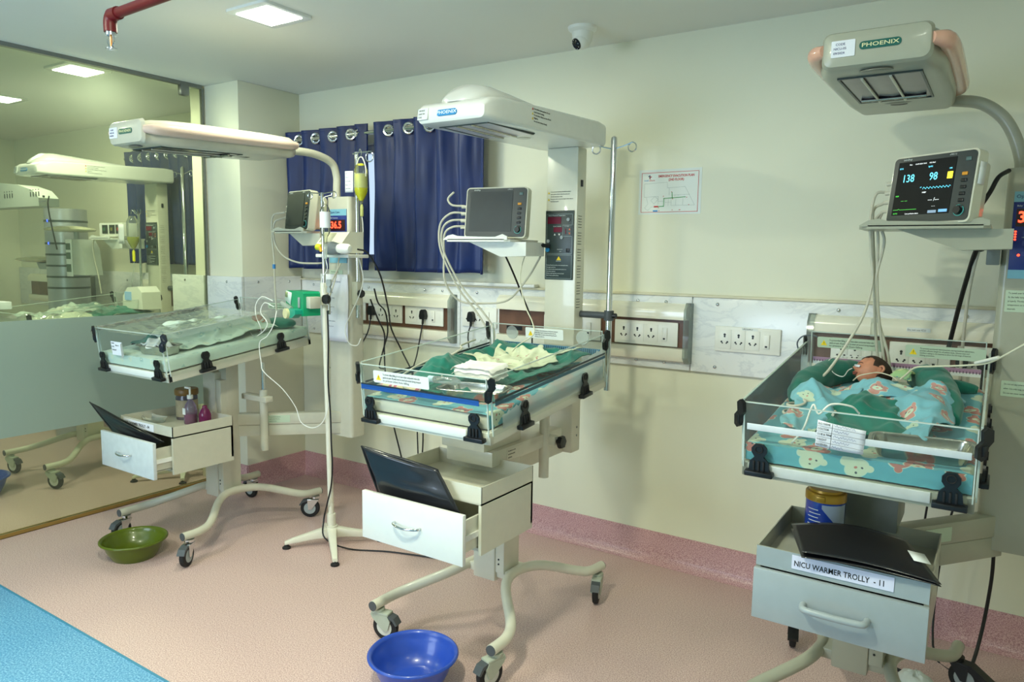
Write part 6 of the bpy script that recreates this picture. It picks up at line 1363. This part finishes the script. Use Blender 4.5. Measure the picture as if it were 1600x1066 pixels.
top('black_hose', MB().tube([(-.002, 3.04, 1.865), (-.03, 3.0, 1.84), (-.05, 2.98, 1.79), (-.075, 2.96, 1.74), (-.10, 2.95, 1.705), (-.11, 2.95, 1.69)], .0075, 10, 6), M_cable, 'black cable from the right tower to the back of the lit monitor', 'cable')
strings('mains_cables', 'black and grey cables hanging under the right monitor shelf to the wall', 'cable', [
    [(-.05, 3.02, 1.615), (-.075, 3.05, 1.60), (-.095, 3.12, 1.52), (-.115, 3.2, 1.42), (-.135, 3.28, 1.30), (-.15, 3.31, 1.20)]], M_cable, .0085)
strings('grey_cables', 'grey cable hanging beside the black one under the right shelf', 'cable', [
    [(-.05, 3.02, 1.62), (-.068, 3.06, 1.60), (-.085, 3.12, 1.5), (-.095, 3.2, 1.38), (-.10, 3.28, 1.2), (-.10, 3.31, 1.10)]], M_lead, .006)
strings('probe_wire', 'thin cream probe wire with a white sleeve running to the newborn chest', 'wire', [
    [(.09, 2.60, 1.33), (.02, 2.68, 1.265), (-.02, 2.74, 1.235), (-.09, 2.80, 1.215), (-.17, 2.84, 1.20), (-.22, 2.85, 1.19), (-.245, 2.82, 1.165), (-.26, 2.80, 1.15)]], mat('off white wire', 'DEDCC4', .5), .0032)
top('wire_sleeve', MB().cyl((.015, 2.686, 1.264), (-.045, 2.765, 1.232), .0055, 10), M_whitep, 'white plastic sleeve on the probe wire of the newborn bed', 'connector')
top('clip_wire', MB().tube([(-.66, 3.12, 1.18), (-.665, 3.10, 1.22), (-.64, 3.08, 1.25), (-.60, 3.08, 1.255), (-.575, 3.07, 1.245)], .003, 8, 5).sphere((-.66, 3.12, 1.17), (.008, .006, .012), 8).sphere((-.57, 3.065, 1.243), (.014, .006, .007), 8), mat('steel blue wire', '59636E', .4), 'short grey wire with black ends hooked on the left corner of the newborn bed', 'wire')
top('floor_cable', MB().tube([(.055, 3.20, .56), (.06, 3.22, .40), (.055, 3.22, .28), (.045, 3.2, .17), (.03, 3.15, .08), (.01, 3.08, .03), (-.02, 3.02, .008), (-.10, 2.98, .006), (-.16, 3.0, .006), (-.3, 3.05, .006)], .0065, 10, 6), M_cable, 'black cable curving down from the right tower to the floor', 'cable')
def blob(u, v):
    a = 2*pi*u; r = .055*(1+.25*nz(cos(a)*2, sin(a)*2, 3)); ph = v*pi/2
    return Vector((-.15+r*cos(a)*cos(ph)*1.2, 2.95+r*sin(a)*cos(ph), .001+.05*sin(ph)*(1+.3*nz(cos(a)*3, sin(a)*3, v*3))))
top('white_wrapper', MB().grid(28, 10, blob), mat('milky wrapper', 'DCE3DE', .35, noise_amt=.05, bump=.5, bscale=30), 'crumpled white wrapper on the floor under the right warmer', 'wrapper', smooth=60)

# ================================================================== the bay behind the glass
t, T, pf, pl, pr, pb = warmer_a(-3.64, .15, 'white open warmer seen through the glass partition', False)
WO = t
mattress(T, mat('beige foam', 'D6D0BF', .7), M_bear2, 'mattress on the warmer behind the glass partition')
top('green_cloth', quad_cloth(T, [(-.1, .45), (.26, .42), (.27, .84), (-.1, .84)], lambda x, v: .13+.05*g2(x, v, .12, .65, .16, .14), 30, 30, .02, 101), M_green, 'green cloth on the bed behind the glass partition', 'cloth', smooth=60, thick=.003)
top('clear_film', quad_cloth(T, [(-.28, .03), (.27, .03), (.27, .6), (-.28, .6)], lambda x, v: .17+.05*nz(x*7, v*9, 2)+.07*g2(x, v, .1, .4, .14, .16), 50, 50, .02, 105), M_film, 'crumpled clear plastic film heaped on the bed behind the glass', 'film', smooth=60)
top('white_wrap', quad_cloth(T, [(-.05, .08), (.24, .1), (.25, .5), (-.02, .5)], lambda x, v: .12+.06*g2(x, v, .1, .3, .1, .2), 30, 30, .02, 109), mat('off white muslin', 'DADBC6', .9, noise_amt=.05), 'off white wrapped bundle under the film behind the glass', 'cloth', smooth=60, thick=.003)
shelf(WO, -5.80, -5.50, 2.90, 3.17, 1.642, M_white, M_white)
t = thing('vital_signs_unit', 'small white bedside unit with green and red displays behind the glass', 'medical device', (-5.6, 3.0, 1.65))
part('casing', MB().span((-5.74, 2.95, 1.652), (-5.42, 3.08, 1.755), .008), M_whitep, t)
for i, (a, c) in enumerate(((-5.69, '2E5A3C'), (-5.59, '6B6A2E'), (-5.50, '8A2A22'))):
    s = part('display', MB().span((a, 2.947, 1.675), (a+.075, 2.951, 1.74)), mat('dim display %s' % c, '1B2420', .3, noise_amt=0), t)
    part('digits', text_mb(MB(), '88', .035, Tr(a+.018, 2.9462, 1.707), xs=.8), mat('digits %s' % c, c, .5, emit=1.4, noise_amt=0), s, smooth=0)
top('sensor_lead', MB().tube([(-5.76, 2.94, 1.66), (-5.78, 2.92, 1.60), (-5.77, 2.92, 1.5), (-5.74, 2.93, 1.35), (-5.73, 2.94, 1.22)], .005, 8, 5), M_lead, 'grey sensor lead hanging from the small unit behind the glass', 'cable')
px_, py_ = -5.10, 3.25
t = thing('iv_pole', 'tall chrome drip pole with two hooks seen through the glass', 'drip stand', (px_, py_, .9))
part('pole', MB().tube([(px_, py_, .95), (px_, py_, 2.16), (px_, py_, 2.175)], [.0165, .0165, .006], 16, 1), M_chrome, t)
hooks(t, px_, py_, 2.135, .10); part('clamp_arm', MB().cyl((-5.28, 3.22, 1.27), (-5.10, 3.25, 1.27), .0185, 14), M_dgrey, t)
t = thing('iv_pole', 'short chrome pole carrying the drip bottle behind the glass', 'drip stand', (-5.30, 3.02, 1.3))
part('pole', MB().cyl((-5.31, 3.02, 1.25), (-5.31, 3.02, 1.82), .009, 12), M_chrome, t)
for a in (-.04, -.012, .016, .044): part('hook', MB().tube([(-5.31, 3.02, 1.80), (-5.31+a, 3.01, 1.83), (-5.31+a*1.4, 3.0, 1.85), (-5.31+a*1.6, 3.0, 1.82)], .0025, 6, 3), M_chrome, t)
t = thing('drip_bottle', 'drip bottle with a little yellow fluid hanging behind the glass', 'drip bottle', (-5.29, 2.96, 1.56))
part('bottle_body', MB().lathe([(.001, 1.56), (.01, 1.562), (.03, 1.60), (.042, 1.63), (.042, 1.76), (.02, 1.80), (.001, 1.80)], (-5.29, 2.96, 0), n=22), M_film, t)
part('fluid', MB().lathe([(.001, 1.565), (.009, 1.565), (.029, 1.602), (.0405, 1.632), (.0405, 1.65), (.001, 1.65)], (-5.29, 2.96, 0), n=20), mat('yellow fluid', 'D3CF12', .12), t)
part('drip_chamber', MB().lathe([(.001, 1.47), (.010, 1.475), (.010, 1.545), (.001, 1.56)], (-5.29, 2.96, 0), n=14), mat('yellow fluid', 'D3CF12', .12), t)
part('paper_tag', MB().grid(3, 4, lambda u, v: Vector((-5.375+.075*u, 2.90, 1.60+.14*v))), M_paper, t, thick=.0006)
part('line', MB().tube([(-5.29, 2.96, 1.47), (-5.27, 2.94, 1.40), (-5.29, 2.93, 1.30), (-5.31, 2.93, 1.22)], .003, 8, 4), M_tubing, t)
t = thing('syringe_pump', 'white and pale blue pump box beside the bed behind the glass', 'medical device', (-5.0, 2.85, 1.1))
part('casing', MB().prism([(-.13, 0), (.13, 0), (.12, .12), (.07, .16), (-.06, .15), (-.12, .09)], 2.84, 2.98, 'XZ', Tr(-5.12, 0, 1.14)), M_whitep, t); part('panel', MB().span((-5.21, 2.835, 1.20), (-5.13, 2.84, 1.26)), mat('pale blue panel', '8FB4D8', .4, emit=.2, noise_amt=0), t)
basin(-5.27, 1.89, .165, .115, MATS['cobalt plastic'], 'blue plastic basin at the left edge behind the glass')
# floor stand foot behind the glass
t = thing('iv_stand', 'white drip stand foot seen below the frosted band', 'drip stand', (-4.63, 2.8, 0))
part('tube', MB().cyl((-4.60, 2.86, .05), (-4.60, 2.86, 1.0), .0155, 14), mw, t)
for (fx, fy) in ((-.17, -.27), (.14, -.10), (.12, .2), (-.2, .1)):
    L = sqrt(fx*fx+fy*fy); M2 = Tr(-4.60, 2.86, 0) @ Rz(math.degrees(math.atan2(fy, fx)))
    lg = part('leg', MB().loft([[Vector((x, a, z0_+b)) for a, b in rrect(w_, h_, .006, 2)] for x, w_, h_, z0_ in ((.0, .05, .05, .07), (.08, .042, .042, .062), (L-.04, .03, .026, .040), (L, .026, .018, .030))], M2), mw, t)
    part('rubber_foot', MB().lathe([(.001, 0), (.024, 0), (.022, .008), (.012, .014), (.010, .026), (.001, .027)], (L-.01, 0, .001), T=M2), M_rubber, lg)
# big arched machine and its banded column at the far left
t = thing('phototherapy_canopy', 'grey arched canopy with slotted vents at the far left behind the glass', 'medical device', (-6.7, 2.65, 1.9))
arch = [(-.95, 0), (.62, 0), (.62, .06), (.52, .12), (.30, .165), (.0, .19), (-.4, .20), (-.95, .19)]
gmm = mat('pale grey shell', 'B4BAB2', .35, noise_amt=.03)
part('shell', MB().prism(arch, 2.60, 2.74, 'XZ', Tr(-6.50, 0, 1.865)), gmm, t)
for gx in (-6.42, -6.0):
    for k in range(4):
        part('vent_slot', MB().span((gx+k*.042, 2.597, 1.935), (gx+.008+k*.042, 2.601, 1.968)), M_black, t); part('vent_hole', MB().span((gx+k*.042, 2.597, 1.98), (gx+.006+k*.042, 2.601, 1.986)), M_black, t)
part('knob', MB().cyl((-5.79, 2.60, 1.93), (-5.79, 2.59, 1.93), .008, 10), M_black, t)
part('lettering', text_mb(MB(), 'NEO THERAPY', .016, Tr(-5.87, 2.5975, 1.895)), mat('grey print', '7C8090', .6), t, smooth=0)
part('cord', MB().tube([(-5.72, 2.60, 1.93), (-5.70, 2.58, 1.86), (-5.70, 2.6, 1.7), (-5.69, 2.62, 1.55)], .005, 8, 4), M_cable, t)
t = thing('gas_column', 'grey round column with dark bands behind the glass', 'column', (-6.45, 3.05, .0))
part('column_body', MB().lathe([(.001, .0), (.155, .0), (.155, 1.88), (.001, 1.88)], (-6.45, 3.05, 0), n=30), mat('satin grey column', 'A9AEB4', .3, .3), t)
for z in (1.78, 1.60, 1.51, 1.42, 1.33, 1.24): part('band', MB().lathe([(.150, z-.008), (.158, z-.008), (.158, z+.008), (.150, z+.008)], (-6.45, 3.05, 0), n=30), M_slate, t)
for z in (1.78, 1.60): part('blue_light', MB().sphere((-6.42, 2.893, z), (.006, .004, .012), 8), mat('blue lamp', '3A55FF', .5, emit=4, noise_amt=0), t)
t = thing('examination_lamp', 'round cream lamp head on a grey arm behind the glass', 'lamp', (-5.98, 2.9, 1.4))
part('lamp_head', MB().lathe([(.001, 0), (.10, .002), (.17, .012), (.18, .022), (.16, .034), (.08, .048), (.001, .052)], (-6.07, 2.9, 1.685), n=30), mat('cream lamp shell', 'D9D6B4', .25, coat=.3), t)
part('lamp_neck', MB().cyl((-5.98, 2.9, 1.60), (-5.98, 2.9, 1.69), .02, 12), M_greyplastic, t)
part('lamp_body', MB().prism([(-.10, 0), (.16, .0), (.13, .20), (.06, .27), (-.10, .27)], 2.85, 2.98, 'XZ', Tr(-5.93, 0, 1.36)), mat('pale grey shell', 'B4BAB2', .35), t)
s = part('front_plate', MB().span((-6.04, 2.842, 1.345), (-5.95, 2.85, 1.63), .004), M_labelwhite, t)
for z, h_ in ((1.55, .05), (1.48, .05), (1.38, .06)): part('green_picture', MB().span((-6.03, 2.839, z), (-5.965, 2.842, z+h_)), mat('dark green picture', '2F5A48', .4, noise_amt=.4, nscale=60), s)
t = thing('wall_shelf_lamp', 'cream lamp bowl at the far left behind the glass', 'lamp', (-6.75, 3.0, 1.42))
part('bowl', MB().lathe([(.001, 0), (.12, .004), (.19, .022), (.17, .035), (.05, .05), (.001, .05)], (-6.80, 3.0, 1.44), n=26), mat('cream lamp shell', 'D9D6B4', .25), t)
part('arm', MB().prism([(-.15, .0), (.18, .0), (.18, .05), (-.12, .05), (-.2, .06)], 2.96, 3.02, 'XZ', Tr(-6.60, 0, 1.385)), M_greyplastic, t)
trunk(-5.92, -5.05, 1.05, 1.315, 'cream and brown bedhead trunking behind the glass, right one'); trunk(-7.9, -6.75, 1.05, 1.315, 'cream and brown bedhead trunking behind the glass, left one')
sockets(-5.85, 1.13, 3, .30, .115, 'white socket plate behind the glass, above the bed'); sockets(-5.45, 1.13, 3, .30, .115, 'white socket plate behind the glass, near the drip poles')
t = thing('folded_sheet_stack', 'white and blue paper packs at the left edge behind the glass', 'paper pack', (-5.3, 1.9, 1.15))
part('pack', MB().box((-5.22, 2.12, 1.14), (.16, .12, .05), .004, None), M_paper, t) if False else part('pack', MB().box((-5.62, 2.2, 1.17), (.14, .10, .05), .004), M_paper, t)
